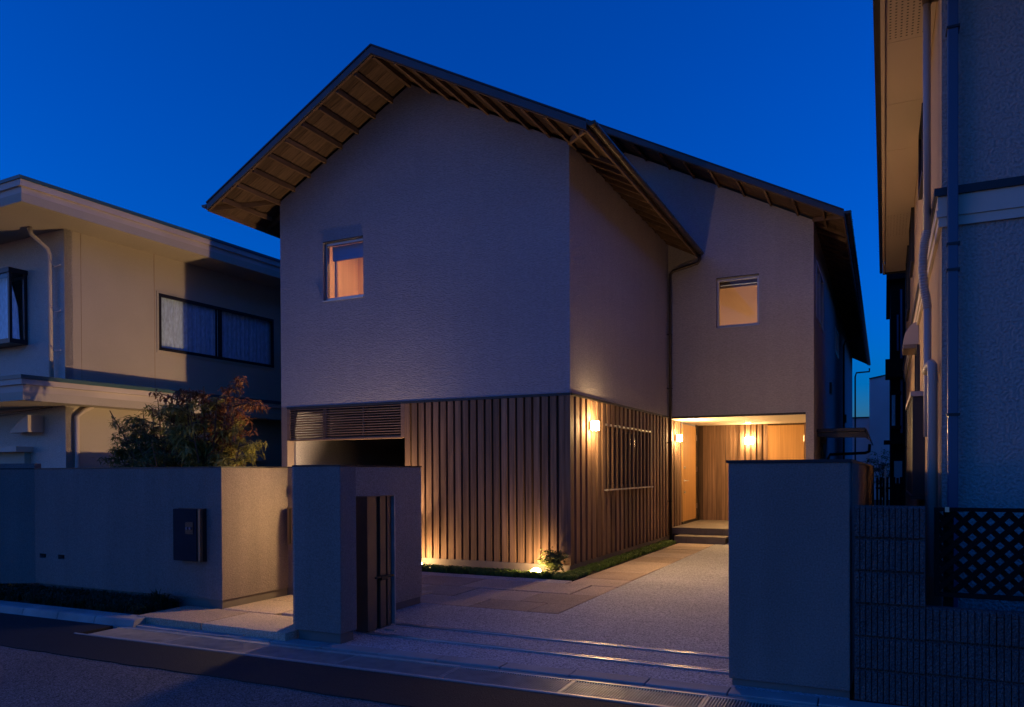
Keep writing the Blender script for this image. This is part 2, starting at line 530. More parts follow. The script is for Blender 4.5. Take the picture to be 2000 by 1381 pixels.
part('wing_front_wall', MB().wall([(-9.0, CT), (XR2, CT), (XR2, zt2(XR2)), (RX2, zt2(RX2)), (-9.0, zt2(-9.0))], [rect(*win2)], (0, Y2, 0), (1, 0, 0), (0, 0, 1), (0, -1, 0), 0.18), M['stucco'], H)
part('porch_pier', BX(-1.471, XR2, Y2, Y2 + 0.18, 0, CT), M['stucco'], H)
YE = 38.0
sw = [(17.58, 19.55, 4.83, 6.06), (24.54, 26.2, 5.06, 5.82)]
part('wing_side_wall', MB().wall(rect(Y2 + 0.18, YE, 0, zt2(XR2)), [rect(*q) for q in sw], (XR2, 0, 0), (0, 1, 0), (0, 0, 1), (1, 0, 0), 0.159), M['stucco'], H)
part('rear_wall', BX(XL, XR2 - 0.16, YE - 0.2, YE, 0, 6.5), M['stucco'], H)
# thin flashing between storeys
fl = MB().box(-10.0, XS + 0.004, YF - 0.003, YF + 0.05, CT - 0.028, CT + 0.008)
fl.box(XS - 0.05, XS + 0.014, YF + 0.05, Y2, CT - 0.028, CT + 0.008)
fl.box(-4.3, -1.471, Y2 - 0.012, Y2 + 0.05, CT - 0.045, CT - 0.002)
part('flashing', fl, M['darkmetal'], H)
# plinth
part('plinth', MB().box(-7.39, XS - 0.01, YF - 0.01, YF + 0.2, -0.1, 0.135).box(XS - 0.2, XS - 0.012, YF + 0.2, Y2 + 1.3, -0.1, 0.135), M['base'], H)
# cladding: backing and raised battens
part('backing_board', BX(-7.39, XS - 0.05, YF + 0.05, YF + 0.1, 0.13, CT - 0.03), M['cedar_dark'], H)
part('backing_board', MB().wall(rect(YF + 0.05, 18.27, 0.13, CT - 0.03), [rect(12.6, 15.38, 1.28, 2.36)], (XS - 0.05, 0, 0), (0, 1, 0), (0, 0, 1), (1, 0, 0), 0.05), M['cedar_dark'], H)
bh = CT - 0.032 - 0.13
me_b = MB().box(0, 0.1, 0, 0.042, 0, bh).mesh('batten')
x = -7.386
i = 0
while x < XS - 0.11:
    link('batten', me_b, M['cedar'], H, (x, YF + 0.0, 0.13))
    x += 0.1424
    i += 1
part('corner_board', BX(XS - 0.1, XS, YF, YF + 0.15, 0.13, CT - 0.032), M['cedar'], H)
me_lo = MB().box(-0.05, 0, 0, 0.15, 0, 1.244 - 0.13).mesh('batten_low')
me_hi = MB().box(-0.05, 0, 0, 0.15, 0, CT - 0.032 - 2.361).mesh('batten_high')
me_gr = MB().box(-0.045, 0.0, 0, 0.06, 0, 1.089).mesh('grille_bar')
me_c = MB().box(-0.05, 0, 0, 0.15, 0, bh).mesh('side_batten')
y = YF + 0.25
while y < 18.2:
    if not (Y2 - 0.13 < y < Y2 - 0.02):
        if 12.55 < y < 15.35:
            link('batten', me_lo, M['cedar'], H, (XS, y, 0.13))
            link('batten', me_hi, M['cedar'], H, (XS, y, 2.361))
            link('grille_bar', me_gr, M['cedar'], H, (XS, y + 0.045, 1.271))
        else:
            link('batten', me_c, M['cedar'], H, (XS, y, 0.13))
    y += 0.25
# gutter-side sliver of wall above porch left
# window behind the timber grille
part('grille_window', BX(XS - 0.16, XS - 0.13, 12.62, 15.36, 1.28, 2.36), M['glass_dark'], H)
part('grille_window_frame', MB().box(XS - 0.13, XS - 0.1, 12.6, 15.38, 1.28, 1.33).box(XS - 0.13, XS - 0.1, 12.6, 15.38, 2.31, 2.36).box(XS - 0.13, XS - 0.1, 13.97, 14.02, 1.33, 2.31), M['frame_dark'], H)
part('grille_sill', BX(XS, XS + 0.07, 12.56, 15.44, 1.245, 1.27), M['galv'], H)
gb = MB().box(-0.045, 0.0, 0, 0.1, 0, 0.035).mesh('grille_block')
y = YF + 0.25 + 0.15
while y < 15.4:
    if y > 12.6:
        link('grille_block', gb, M['galv'], H, (XS, y, 2.375))
    y += 0.25
# louvre above the carport opening
part('louvre_frame', MB().box(-10.0, -9.93, YF, YF + 0.12, 2.18, 2.76).box(-9.18, -9.1, YF + 0.03, YF + 0.12, 2.19, 2.76).box(-8.3, -8.26, YF + 0.03, YF + 0.12, 2.19, 2.76).box(-7.47, -7.39, YF, YF + 0.12, 2.18, 2.76).box(-9.93, -7.47, YF, YF + 0.12, 2.17, 2.195), M['louver'], H)
ml = MB().add([(0, 0, 0), (2.46, 0, 0), (2.46, 0.06, 0.02), (0, 0.06, 0.02), (0, 0, 0.014), (2.46, 0, 0.014), (2.46, 0.06, 0.034), (0, 0.06, 0.034)],
              [(0, 3, 2, 1), (4, 5, 6, 7), (0, 1, 5, 4), (1, 2, 6, 5), (2, 3, 7, 6), (3, 0, 4, 7)]).mesh('louvre_slat')
for i in range(13):
    link('louvre_slat', ml, M['louver'], H, (-9.93, YF + 0.003, 2.2 + i * 0.0445))
# carport recess, its deep shade put into near-black linings
part('carport_wall', BX(-10.0, -7.2, 15.4, 15.5, 0, CT), M['timber_and_shade'], H)
part('carport_wall', BX(-7.42, -7.39, YF + 0.1, 15.4, 0, CT), M['timber_and_shade'], H)
part('carport_ceiling', BX(-10.0, -7.42, YF + 0.13, 15.4, CT - 0.05, CT), M['timber_and_shade'], H)
part('storey_floor', BX(XL + 0.2, XS - 0.2, YF + 0.2, Y2 - 0.1, CT + 0.02, CT + 0.1), M['timber_and_shade'], H)

def roof(parent, rx, sl, ridge_top, half, y0, y1, wallx, tag_):
    """gable roof with ridge along Y"""
    T = 0.055
    for s in (-1, 1):
        ex = rx + s * half
        zo = ridge_top - sl * half
        mb_ = MB().add([(rx, y0, ridge_top), (ex, y0, zo), (ex, y1, zo), (rx, y1, ridge_top), (rx, y0, ridge_top - T), (ex, y0, zo - T), (ex, y1, zo - T), (rx, y1, ridge_top - T)],
                       [(0, 1, 2, 3), (4, 7, 6, 5), (0, 4, 5, 1), (1, 5, 6, 2), (2, 6, 7, 3)])
        part('roof_slope', mb_, M['roofmetal'], parent, fix=True)
        # barge board, proud of the slab
        d = Vector((s * half, 0, -sl * half))
        part('barge_board', MB().obox((rx, y0 - 0.022, ridge_top - 0.135), d, (0, 0.02, 0), (0, 0, 0.112)), M['roofmetal'], parent)
        part('drip_edge', MB().obox((rx, y0 - 0.035, ridge_top - 0.018), d, (0, 0.05, 0), (0, 0, 0.026)), M['cap'], parent)
        part('verge_trim', MB().obox((rx, y0, ridge_top - 0.15), d, (0, 0.045, 0), (0, 0, 0.09)), M['rafter'], parent)
        # eave board
        part('eave_board', MB().box(ex - s * 0.03, ex, y0 + 0.05, y1, zo - 0.15, zo - T), M['rafter'], parent)
# front roof
RT, HALF, RY0, RY1 = 8.30, 3.58, 9.9, 16.86
roof(H, RX, SL, RT, HALF, RY0, RY1, XS, 'a')
RT2 = zt2(RX2) + 0.13
HALF2 = (XR2 + 0.62) - RX2
RY20 = 15.9
roof(H, RX2, SL, RT2, HALF2, RY20, 38.9, XR2, 'b')

def underside(rx, rt_, half, y0, ywall, y1, xw_list, eave_from, npl=4):
    c = 1 / math.sqrt(1 + SL * SL)
    for s, xw in xw_list:
        # soffit planks running up the slope
        wpl = (ywall - y0 - 0.045) / npl
        for i in range(npl):
            ya = y0 + 0.045 + i * wpl
            part('soffit_plank', MB().obox((rx, ya + 0.003, rt_ - 0.078), (s * half, 0, -SL * half), (0, wpl - 0.006, 0), (0, 0, 0.02)), M['plank'], H)
        # planks of the eave, running along the wall
        over = abs(half - abs(xw - rx)) + 0.0
        for i in range(3):
            xa = abs(xw - rx) + over * i / 3 + 0.003
            xb = abs(xw - rx) + over * (i + 1) / 3 - 0.003
            part('soffit_plank', MB().obox((rx + s * xa, ywall + 0.003, rt_ - 0.078 - SL * xa), (s * (xb - xa), 0, -SL * (xb - xa)), (0, y1 - ywall, 0), (0, 0, 0.02)), M['plank'], H)
        # lookouts under the gable overhang
        k = 9
        for i in range(k + 1):
            xx = 0.04 + i * (half - 0.1) / (k + 0.6)
            if i == 0 and s < 0:
                continue
            zz = rt_ - 0.079 - SL * xx
            part('lookout', MB().obox((rx + s * (xx - 0.02) if i else rx - 0.03, y0 + 0.045, zz - 0.085), (0.036 if i else 0.06, 0, 0), (0, ywall - y0 + 0.12, 0), (0, 0, 0.082)), M['rafter'], H)
        # rafter tails
        y = eave_from
        while y < y1 - 0.1:
            xa = abs(xw - rx) - 0.05
            xb = half - 0.032
            za = rt_ - 0.079 - SL * xa
            part('rafter_tail', MB().obox((rx + s * xa, y, za - 0.075), (s * (xb - xa), 0, -SL * (xb - xa)), (0, 0.045, 0), (0, 0, 0.073)), M['rafter'], H)
            y += 0.455
        # diagonal corner rafter
        xa = abs(xw - rx)
        part('corner_rafter', MB().bar((rx + s * xa, ywall, rt_ - 0.12 - SL * xa), (rx + s * (half - 0.04), y0 + 0.05, rt_ - 0.12 - SL * (half - 0.04)), 0.05, 0.08), M['rafter'], H)
underside(RX, RT, HALF, RY0, YF, RY1, [(-1, XL), (1, XS)], YF + 0.3)
underside(RX2, RT2, HALF2, RY20, Y2, 38.8, [(1, XR2)], Y2 + 0.3)
# gutters
def gutter(name, x, y0, y1, z0, z1, parent, mt, r=0.062, s=1):
    mb_ = MB()
    n = 10
    ys = [y0, y1]
    zs = [z0, z1]
    for yy, zz in zip(ys, zs):
        for rr in (r, r - 0.006):
            for k in range(n + 1):
                t = math.pi * (1 + k / n)
                mb_.v.append((x + rr * math.cos(t), yy, zz + rr * math.sin(t)))
    q = n + 1
    for k in range(n):
        mb_.f.append((k, 2 * q + k, 2 * q + k + 1, k + 1))
        mb_.f.append((q + k, q + k + 1, 3 * q + k + 1, 3 * q + k))
    mb_.f += [(0, q, 3 * q, 2 * q), (n, 2 * q + n, 3 * q + n, q + n)]
    mb_.f += [tuple(range(0, q)), tuple(range(3 * q - 1, 2 * q - 1, -1))]
    o = part(name, mb_, mt, parent, fix=True)
    nb = int((y1 - y0) / 0.6)
    for i in range(nb + 1):
        yy = y0 + 0.1 + i * 0.6
        if yy > y1 - 0.05 or i > 14:
            break
        zz = z0 + (z1 - z0) * (yy - y0) / (y1 - y0)
        br = MB().tube([(x - s * (r + 0.005), yy, zz + 0.005), (x - s * r * 0.7, yy, zz - r * 0.75), (x, yy, zz - r - 0.004), (x + s * r * 0.7, yy, zz - r * 0.75), (x + s * (r + 0.003), yy, zz + 0.004)], 0.006, 5)
        part('gutter_bracket', br, M['cap'], o)
    return o
zg = RT - SL * HALF - 0.03
gutter('gutter', RX + HALF + 0.065, 9.88, 16.84, zg, zg - 0.03, H, M['gutter'])
gutter('gutter', RX - HALF - 0.065, 9.88, 16.84, zg, zg - 0.03, H, M['gutter'], s=-1)
zg2 = RT2 - SL * HALF2 - 0.03
gutter('gutter', RX2 + HALF2 + 0.065, 15.88, 38.95, zg2, zg2 - 0.08, H, M['gutter'])
# downpipe in the inner corner
xg = RX + HALF + 0.065
dp = MB().tube([(xg, 16.72, zg - 0.1), (xg, 16.72, zg - 0.2), (xg - 0.05, 16.74, zg - 0.27), (-4.2, 16.83, zg - 0.36), (-4.275, 16.84, zg - 0.42), (-4.28, 16.84, zg - 0.55), (-4.28, 16.84, 0.0)], 0.034, 10)
o = part('downpipe', dp, M['gutter'], H, smooth=True)
for z in (0.9, 2.2, 3.4, 4.6):
    part('pipe_clip', MB().box(-4.347, -4.24, 16.8, 16.88, z, z + 0.018), M['cap'], o)
# downpipes of the wing side wall
p2 = part('downpipe', MB().tube([(-0.66, 28.2, 6.28), (-0.75, 28.25, 6.05), (-1.2, 28.4, 5.95), (-1.25, 28.4, 5.8), (-1.25, 28.4, 0)], 0.035, 8), M['gutter'], H, smooth=True)
p3 = part('downpipe', MB().tube([(-0.62, 38.6, 6.2), (-0.62, 38.6, 6.05), (-1.15, 38.2, 5.98), (-1.2, 38.15, 5.8), (-1.2, 38.15, 0)], 0.035, 8), M['gutter'], H, smooth=True)

# windows of the house
def square_window(name, x0, x1, z0, z1, y, lamp=True, blind=0.18):
    f = 0.055
    d = 0.06
    fr = MB().box(x0 + .006, x1 - .006, y + d, y + d + 0.07, z0 + .006, z0 + f).box(x0 + .006, x1 - .006, y + d, y + d + 0.07, z1 - f, z1 - .006).box(x0 + .006, x0 + f * .8, y + d, y + d + 0.07, z0 + f, z1 - f).box(x1 - f * .8, x1 - .006, y + d, y + d + 0.07, z0 + f, z1 - f)
    wn = part(name, fr, M['frame'], H, bevel=0.003)
    part('pane', BX(x0 + f * .8, x1 - f * .8, y + d + 0.03, y + d + 0.036, z0 + f, z1 - f), M['glass'], wn)
    part('sill', BX(x0 - 0.005, x1 + 0.01, y - 0.022, y + d + 0.01, z0 - 0.016, z0 + 0.002), M['frame'], wn)
    part('head_flashing', BX(x0, x1, y - 0.01, y + 0.02, z1 - 0.002, z1 + 0.010), M['gutter'], wn)
    return wn
w1 = square_window('window', *win1, YF)
w2 = square_window('window', *win2, Y2)
# rooms behind the two lit windows
def room(x0, x1, y0, y1, z0, z1, mw, mc):
    part('room_lining', MB().box(x0, x1, y1, y1 + 0.02, z0, z1), mw, H)
    part('room_lining', MB().box(x0 - 0.02, x0, y0, y1, z0, z1).box(x1, x1 + 0.02, y0, y1, z0, z1), mw, H)
    part('room_lining', MB().box(x0, x1, y0, y1, z1, z1 + 0.02).box(x0, x1, y0, y1, z0 - 0.02, z0), mc, H)
room(-9.95, -7.8, YF + 0.185, YF + 2.1, 3.4, 6.15, M['room_wood'], M['room_wall'])
room(-4.1, -1.5, Y2 + 0.185, Y2 + 2.6, 3.6, 6.35, M['room_wall'], M['room_wall'])
part('room_beam', MB().bar((-3.9, Y2 + 2.3, 6.3), (-2.1, Y2 + 1.0, 5.75), 0.1, 0.16), M['room_wood'], H)
part('blind_box', BX(win1[0] + 0.06, win1[1] - 0.03, YF + 0.19, YF + 0.23, 5.44, 5.70), M['blind'], H)
part('window_post', BX(win1[0] + 0.10, win1[0] + 0.14, YF + 0.20, YF + 0.24, 4.70, 5.44), M['room_wood'], H)
part('blind_box', BX(win2[0] + 0.04, win2[1] - 0.04, Y2 + 0.19, Y2 + 0.25, 5.58, 5.72), M['rafter'], H)
part('blind_rod', MB().tube([(win2[0] + 0.05, Y2 + 0.18, 5.63), (win2[1] - 0.05, Y2 + 0.18, 5.63)], 0.012, 8), M['frame'], H)
part('room_lamp', BX(-8.9, -8.5, YF + 1.2, YF + 1.6, 6.1, 6.13), M['glow_in'], H)
part('room_lamp', BX(-3.0, -2.5, Y2 + 0.5, Y2 + 0.9, 3.62, 3.65), M['glow_in'], H)
# side windows
for (a, b, c, d) in sw:
    X = XR2
    wn = part('window', MB().box(X - 0.05, X + 0.02, a, b, c, c + 0.05).box(X - 0.05, X + 0.02, a, b, d - 0.05, d).box(X - 0.05, X + 0.02, a, a + 0.05, c + .05, d - .05).box(X - 0.05, X + 0.02, b - 0.05, b, c + .05, d - .05).box(X - 0.05, X + 0.02, (a + b) / 2 - .03, (a + b) / 2 + .03, c + .05, d - .05), M['frame'], H)
    part('pane', BX(X - 0.03, X - 0.02, a + .05, b - .05, c + .05, d - .05), M['glass_dark'], wn)
# small vents on the side wall
for y, z in ((21.9, 3.6), (30.5, 3.3), (18.9, 1.9)):
    part('vent', MB().box(XR2, XR2 + 0.06, y, y + 0.35, z, z + 0.3), M['gutter'], H)
# awning over the side door
xo = XR2 + 0.95
a_ = part('awning', BX(XR2 + 0.002, xo, 17.65, 21.0, 2.395, 2.47), M['darkmetal'], H, bevel=0.008)
part('awning_valance', MB().obox((xo + 0.001, 17.65, 2.44), (0.09, 0, -0.26), (0, 3.35, 0), (0.02, 0, 0.01)), M['darkmetal'], a_)
part('awning_rib', MB().add([(XR2 + 0.01, 17.70, 2.39), (xo, 17.70, 2.39), (xo + 0.08, 17.70, 2.2), (xo, 17.70, 2.26), (XR2 + 0.01, 17.70, 2.3), (XR2 + 0.01, 17.74, 2.39), (xo, 17.74, 2.39), (xo + 0.08, 17.74, 2.2), (xo, 17.74, 2.26), (XR2 + 0.01, 17.74, 2.3)],
     [(0, 4, 3, 2, 1), (5, 6, 7, 8, 9), (4, 9, 8, 3), (3, 8, 7, 2), (2, 7, 6, 1)]), M['darkmetal'], a_, fix=True)
part('downpipe', MB().tube([(xo + 0.04, 20.4, 2.2), (xo + 0.03, 20.4, 2.03), (xo - 0.05, 20.4, 1.99), (XR2 + 0.1, 20.4, 1.96), (XR2 + 0.06, 20.4, 1.86), (XR2 + 0.06, 20.4, 0)], 0.035, 8), M['darkmetal'], H)

# porch
part('porch_ceiling', BX(-4.34, -1.475, Y2 + 0.005, 20.1, 2.745, 2.80), M['soffit'], H)
part('porch_side_wall', BX(-1.471, -1.42, Y2 + 0.18, 20.1, 0, 2.745), M['oak'], H)
part('porch_back_wall', BX(-4.6, -1.4, 20.1, 20.2, 0, 2.8), M['cedar_dark'], H)
part('porch_upper_wall', BX(-4.6, XS - 0.01, 18.27, 20.1, 2.6, 2.8), M['stucco'], H)
# flat boards of the left back wall / hidden storage door
x = -4.24
while x < -3.32:
    wd = 0.105
    part('wall_board', BX(x, x + wd - 0.008, 20.07, 20.1, 0.3, 2.74), M['cedar'], H)
    part('cover_strip', BX(x + wd - 0.02, x + wd + 0.006, 20.055, 20.07, 0.3, 2.74), M['cedar'], H)
    x += wd + 0.012
part('storage_handle', MB().tube([(-3.47, 20.06, 1.32), (-3.47, 20.0, 1.32), (-3.36, 20.0, 1.32)], 0.012, 8), M['steel'], H)
x = -3.30
while x < -2.70:
    part('batten', BX(x, x + 0.095, 20.02, 20.07, 0.3, 2.74), M['cedar'], H)
    part('backing_board', BX(x - 0.02, x + 0.1224, 20.07, 20.1, 0.3, 2.74), M['cedar_dark'], H)
    x += 0.1424
d2 = part('door', BX(-2.66, -1.78, 20.03, 20.08, 0.31, 2.70), M['oak'], H, bevel=0.004)
part('hinge', MB().tube([(-1.775, 20.01, 2.42), (-1.775, 20.01, 2.28)], 0.014, 8), M['steel'], d2)
part('door_frame', MB().box(-1.77, -1.475, 20.0, 20.1, 0.3, 2.745), M['cedar'], H)
d1 = part('door', BX(XS - 0.045, XS - 0.004, 18.28, 19.70, 0.36, 2.70), M['oak'], H, bevel=0.004)
part('door_frame', MB().box(XS - 0.05, XS + 0.006, 19.71, 20.03, 0.3, 2.745).box(XS - 0.06, XS - 0.002, 18.27, 19.7, 0.3, 0.355), M['gutter'], H)
for z in (2.35, 1.55, 0.62):
    part('hinge', MB().tube([(XS + 0.012, 19.72, z), (XS + 0.012, 19.72, z + 0.13)], 0.012, 8), M['steel'], d1)
for z in (1.66, 1.06):
    part('lock', MB().tube([(XS - 0.01, 18.42, z), (XS + 0.03, 18.42, z)], 0.028, 12), M['steel'], d1)
part('door_handle', MB().tube([(XS - 0.01, 18.42, 1.34), (XS + 0.06, 18.42, 1.34), (XS + 0.06, 18.62, 1.34)], 0.012, 8).tube([(XS - 0.01, 18.42, 1.34), (XS + 0.012, 18.42, 1.34)], 0.03, 12), M['steel'], d1)
# porch steps with tiles
st = part('porch_steps', MB().box(-4.16, -3.07, 16.70, 17.2, -0.1, 0.112).box(-4.335, -1.49, 17.2, 20.09, -0.1, 0.262), M['joint'], H)
def tiles(x0, x1, y, z0, z1, wd, xoff):
    x = x0 - xoff
    while x < x1:
        a, b = max(x, x0), min(x + wd, x1)
        if b - a > 0.03:
            part('tile', BX(a + 0.003, b - 0.003, y, y + 0.025, z0, z1), M['tile'], st, bevel=0.002)
        x += wd
tiles(-4.16, -3.05, 16.672, 0.0, 0.112, 0.4, 0.1)
tiles(-4.335, -1.49, 17.172, 0.155, 0.262, 0.4, 0.05)
x = -4.16
while x < -3.06:
    b = min(x + 0.4, -3.05)
    part('tile', BX(x + 0.003, b - 0.003, 16.66, 17.17, 0.114, 0.15), M['tile'], st, bevel=0.004)
    x += 0.4
for yy in (17.16, 17.76, 18.36, 18.96, 19.56):
    x = -4.335
    while x < -1.5:
        b = min(x + 0.6, -1.49)
        part('tile', BX(x + 0.003, b - 0.003, yy + 0.003, min(yy + 0.597, 20.09), 0.264, 0.30), M['tile'], st, bevel=0.003)
        x += 0.6

# ================================================================ LAMPS
def sconce(y, x, z, label, along='y'):
    t = thing('wall_lamp', label, 'wall lamp', (x, y, z), 'square glass wall lamps lighting the house')
    if along == 'y':
        part('mounting_plate', BX(x, x + 0.055, y - 0.075, y + 0.075, z - 0.066, z + 0.066), M['steel'], t)  # deep plate, added to shield the cladding from the side glow
        part('lamp_shade', BX(x + 0.0555, x + 0.122, y - 0.09, y + 0.09, z - 0.075, z + 0.075), M['glow_side'], t, bevel=0.012)
        part('lamp_front', BX(x + 0.123, x + 0.13, y - 0.085, y + 0.085, z - 0.07, z + 0.07), M['glow'], t)
    else:
        part('mounting_plate', BX(x - 0.08, x + 0.08, y - 0.045, y, z - 0.07, z + 0.07), M['steel'], t)  # plate also added as a shield for the wall behind
        part('lamp_shade', BX(x - 0.095, x + 0.095, y - 0.103, y - 0.0455, z - 0.085, z + 0.085), M['glow_side'], t, bevel=0.012)
        part('lamp_front', BX(x - 0.09, x + 0.09, y - 0.11, y - 0.104, z - 0.08, z + 0.08), M['glow_side'], t)
sconce(11.84, XS + 0.001, 2.33, 'square white wall lamp glowing on the timber cladding near the house corner')
sconce(17.56, XS + 0.001, 2.335, 'square white wall lamp glowing beside the oak front door')
sconce(20.02, -3.065, 2.33, 'square white wall lamp glowing on the back wall of the porch', 'x')
t = thing('ceiling_light', 'small round recessed light in the porch ceiling', 'ceiling light', (-2.96, 19.1, 2.74))
part('trim_ring', MB().tube([(-2.96, 19.1, 2.745), (-2.96, 19.1, 2.728)], 0.062, 20), M['frame'], t)
part('diffuser', MB().tube([(-2.96, 19.1, 2.727), (-2.96, 19.1, 2.722)], 0.045, 20), M['glow_down'], t)
def dome(x, y, r, hgt, n=18, m_=6, z0=0.0):
    mb_ = MB()
    for j in range(m_ + 1):
        a = (math.pi / 2) * j / m_
        rr, zz = r * math.cos(a), z0 + hgt * math.sin(a)
        if j == m_:
            mb_.v.append((x, y, zz))
        else:
            for k in range(n):
                mb_.v.append((x + rr * math.cos(2 * math.pi * k / n), y + rr * math.sin(2 * math.pi * k / n), zz))
    for j in range(m_ - 1):
        for k in range(n):
            mb_.f.append((j * n + k, j * n + (k + 1) % n, (j + 1) * n + (k + 1) % n, (j + 1) * n + k))
    for k in range(n):
        mb_.f.append(((m_ - 1) * n + k, (m_ - 1) * n + (k + 1) % n, m_ * n))
    return mb_
def uplight(x, y, label, r=0.075):
    t = thing('ground_light', label, 'ground light', (x, y, 0), 'uplights at the foot of the cladding')
    part('housing', MB().tube([(x, y, -0.04), (x, y, 0.055)], r + 0.012, 20), M['frame'], t)
    part('lens', dome(x, y, r, 0.055, z0=0.056), M['glow_ground'], t, smooth=True)
uplight(-4.80, 10.68, 'round ground light glowing beside the small shrub at the house corner')
uplight(-6.96, 10.70, 'round ground light glowing at the left end of the cladding, partly behind the gate pillar')
t = thing('garden_floodlight', 'small floodlight by the cladding, hidden behind the rough wall, aimed at the shrubs', 'floodlight', (-7.12, 10.73, 0))
part('stake', MB().tube([(-7.12, 10.73, -0.05), (-7.12, 10.73, 0.43)], 0.015, 8), M['darkmetal'], t)
part('housing', MB().tube([(-7.08, 10.73, 0.46), (-7.16, 10.73, 0.50)], 0.08, 16), M['darkmetal'], t)
part('lens', MB().tube([(-7.161, 10.73, 0.5006), (-7.166, 10.73, 0.503)], 0.05, 16), M['glow_spot'], t)
part('added_visor', BX(-7.63, -7.1, 10.812, 10.818, 0.38, 0.66), M['darkmetal'], t)  # unseen plate, added to keep the floodlight off the facade

# ================================================================ GARDEN WALLS
def wall_box(t, x0, x1, y0, y1, z0, z1, m_, base=True, inset=0.02, bh_=0.085, cap=True):
    part('wall', BX(x0, x1, y0, y1, z0 + (bh_ + 0.012 if base else 0), z1 - 0.012), m_, t, bevel=0.006)
    if base:
        part('plinth', BX(x0 + inset, x1 - inset, y0 + inset, y1 - inset, z0 - 0.1, z0 + bh_ + 0.011), M['base'], t)
    if cap:
        part('coping', BX(x0 - 0.006, x1 + 0.006, y0 - 0.006, y1 + 0.006, z1 - 0.0115, z1 + 0.003), M['cap'], t)
HW = 1.66
t = thing('garden_wall', 'long taupe stucco garden wall on the left with a parcel box set in it', 'wall', (-8.5, 6.3, 0))
zb = 0.08
hol = []
for xa in (-9.86, -9.49):
    hol.append(rect(xa, xa + 0.13, 0.50, 0.557))
part('wall', MB().wall(rect(-9.95, -6.63, zb + 0.09, HW - 0.012), hol, (0, 6.23, 0), (1, 0, 0), (0, 0, 1), (0, -1, 0), 0.15), M['stucco_wall'], t)
part('vent_lining', MB().box(-9.87, -9.72, 6.30, 6.33, 0.49, 0.57).box(-9.5, -9.35, 6.30, 6.33, 0.49, 0.57), M['black'], t)  # black sheet paints the dark depth of the vent holes
part('return_wall', BX(-6.78, -6.63, 6.3805, 7.28, zb + 0.09, HW - 0.012), M['stucco_wall'], t)
part('return_wall', BX(-10.1, -9.951, 3.0, 6.38, zb + 0.02, HW - 0.012), M['stucco_wall'], t, label='end wall running towards the street at the far left')
bpy.data.objects.remove(bpy.data.objects['return_wall.001'])
part('end_wall', MB().wall([(0, 0), (4.2, 0), (4.2, HW - 0.10), (0, HW - 0.10)], [], (-9.95, 6.23, zb + 0.085), (-0.88, -0.475, 0), (0, 0, 1), (0.475, -0.88, 0), 0.15), M['stucco_wall'], t)
part('plinth', MB().box(-9.9, -6.65, 6.25, 6.36, -0.1, zb + 0.089).box(-6.76, -6.65, 6.36, 7.28, -0.1, zb + 0.089), M['base'], t)
part('coping', MB().box(-9.951, -6.624, 6.224, 6.385, HW - 0.0115, HW + 0.003).box(-6.786, -6.624, 6.386, 7.28, HW - 0.0115, HW + 0.003).obox((-9.95, 6.225, HW - 0.0115), (-3.7, -1.995, 0), (-0.075, 0.14, 0), (0, 0, 0.0145)), M['cap'], t)
t = thing('garden_wall', 'short taupe wall behind the gate passage holding the intercom and letter slot', 'wall', (-6.0, 7.28, 0))
YI = 7.28
part('wall', BX(-6.78, -5.5, YI + 0.001, YI + 0.15, zb + 0.09, HW - 0.012), M['stucco_wall'], t)
part('plinth', BX(-6.76, -5.5, YI + 0.02, YI + 0.13, -0.1, zb + 0.089), M['base'], t)
part('coping', BX(-6.786, -5.494, YI + 0.0005, YI + 0.156, HW - 0.0115, HW + 0.003), M['cap'], t)
t = thing('intercom', 'small pale intercom plate with a round button beside the gate pillar', 'intercom', (-6.5, YI, 1.36))
part('face_plate', BX(-6.53, -6.42, YI - 0.03, YI, 1.30, 1.42), M['frame'], t, bevel=0.004)
part('button', MB().tube([(-6.47, YI - 0.03, 1.385), (-6.47, YI - 0.036, 1.385)], 0.012, 12), M['black'], t)
t = thing('letterbox', 'tall bronze letterbox fixed below the intercom beside the gate pillar', 'letterbox', (-6.5, YI, 0.9))
part('box', BX(-6.545, -6.15, YI - 0.11, YI, 0.71, 1.17), M['bronze'], t, bevel=0.005)
part('door', BX(-6.505, -6.16, YI - 0.125, YI - 0.112, 0.715, 1.165), M['bronze'], t, bevel=0.004)
part('door_gap', BX(-6.49, -6.475, YI - 0.128, YI - 0.1255, 0.73, 1.15), M['black'], t)

t = thing('gate_pillar', 'square taupe stucco gate pillar standing between the passage and the drive', 'pillar', (-4.8, 5.75, 0))
wall_box(t, -5.062, -4.512, 5.64, 5.88, -0.0, HW, M['stucco_wall'], inset=0.025)
t = thing('garden_wall', 'taupe wall with rough stucco side behind the gate pillar beside the drive', 'wall', (-5.2, 6.9, 0))
part('wall', BX(-5.30, -5.081, 5.885, 7.90, 0.075, HW - 0.012), M['stucco_rough'], t)
part('plinth', BX(-5.29, -5.09, 5.885, 7.88, -0.1, 0.073), M['base'], t)
part('coping', BX(-5.306, -5.075, 5.887, 7.906, HW - 0.0115, HW + 0.003), M['cap'], t)
# lamp on the passage wall
t = thing('wall_lamp', 'wall lamp on the passage wall, hidden behind the gate pillar', 'wall lamp', (-5.65, YI, 1.4))
part('mounting_plate', BX(-5.70, -5.60, YI - 0.015, YI, 1.34, 1.46), M['steel'], t)
part('lamp_shade', BX(-5.71, -5.59, YI - 0.095, YI - 0.0155, 1.345, 1.455), M['glow_passage'], t, bevel=0.01)
part('added_hood', MB().box(-5.735, -5.565, YI - 0.11, YI - 0.001, 1.457, 1.468).box(-5.735, -5.73, YI - 0.04, YI - 0.001, 1.34, 1.456).box(-5.57, -5.565, YI - 0.04, YI - 0.001, 1.34, 1.456), M['darkmetal'], t)  # unseen hood, added to stop lamp light reaching the facade

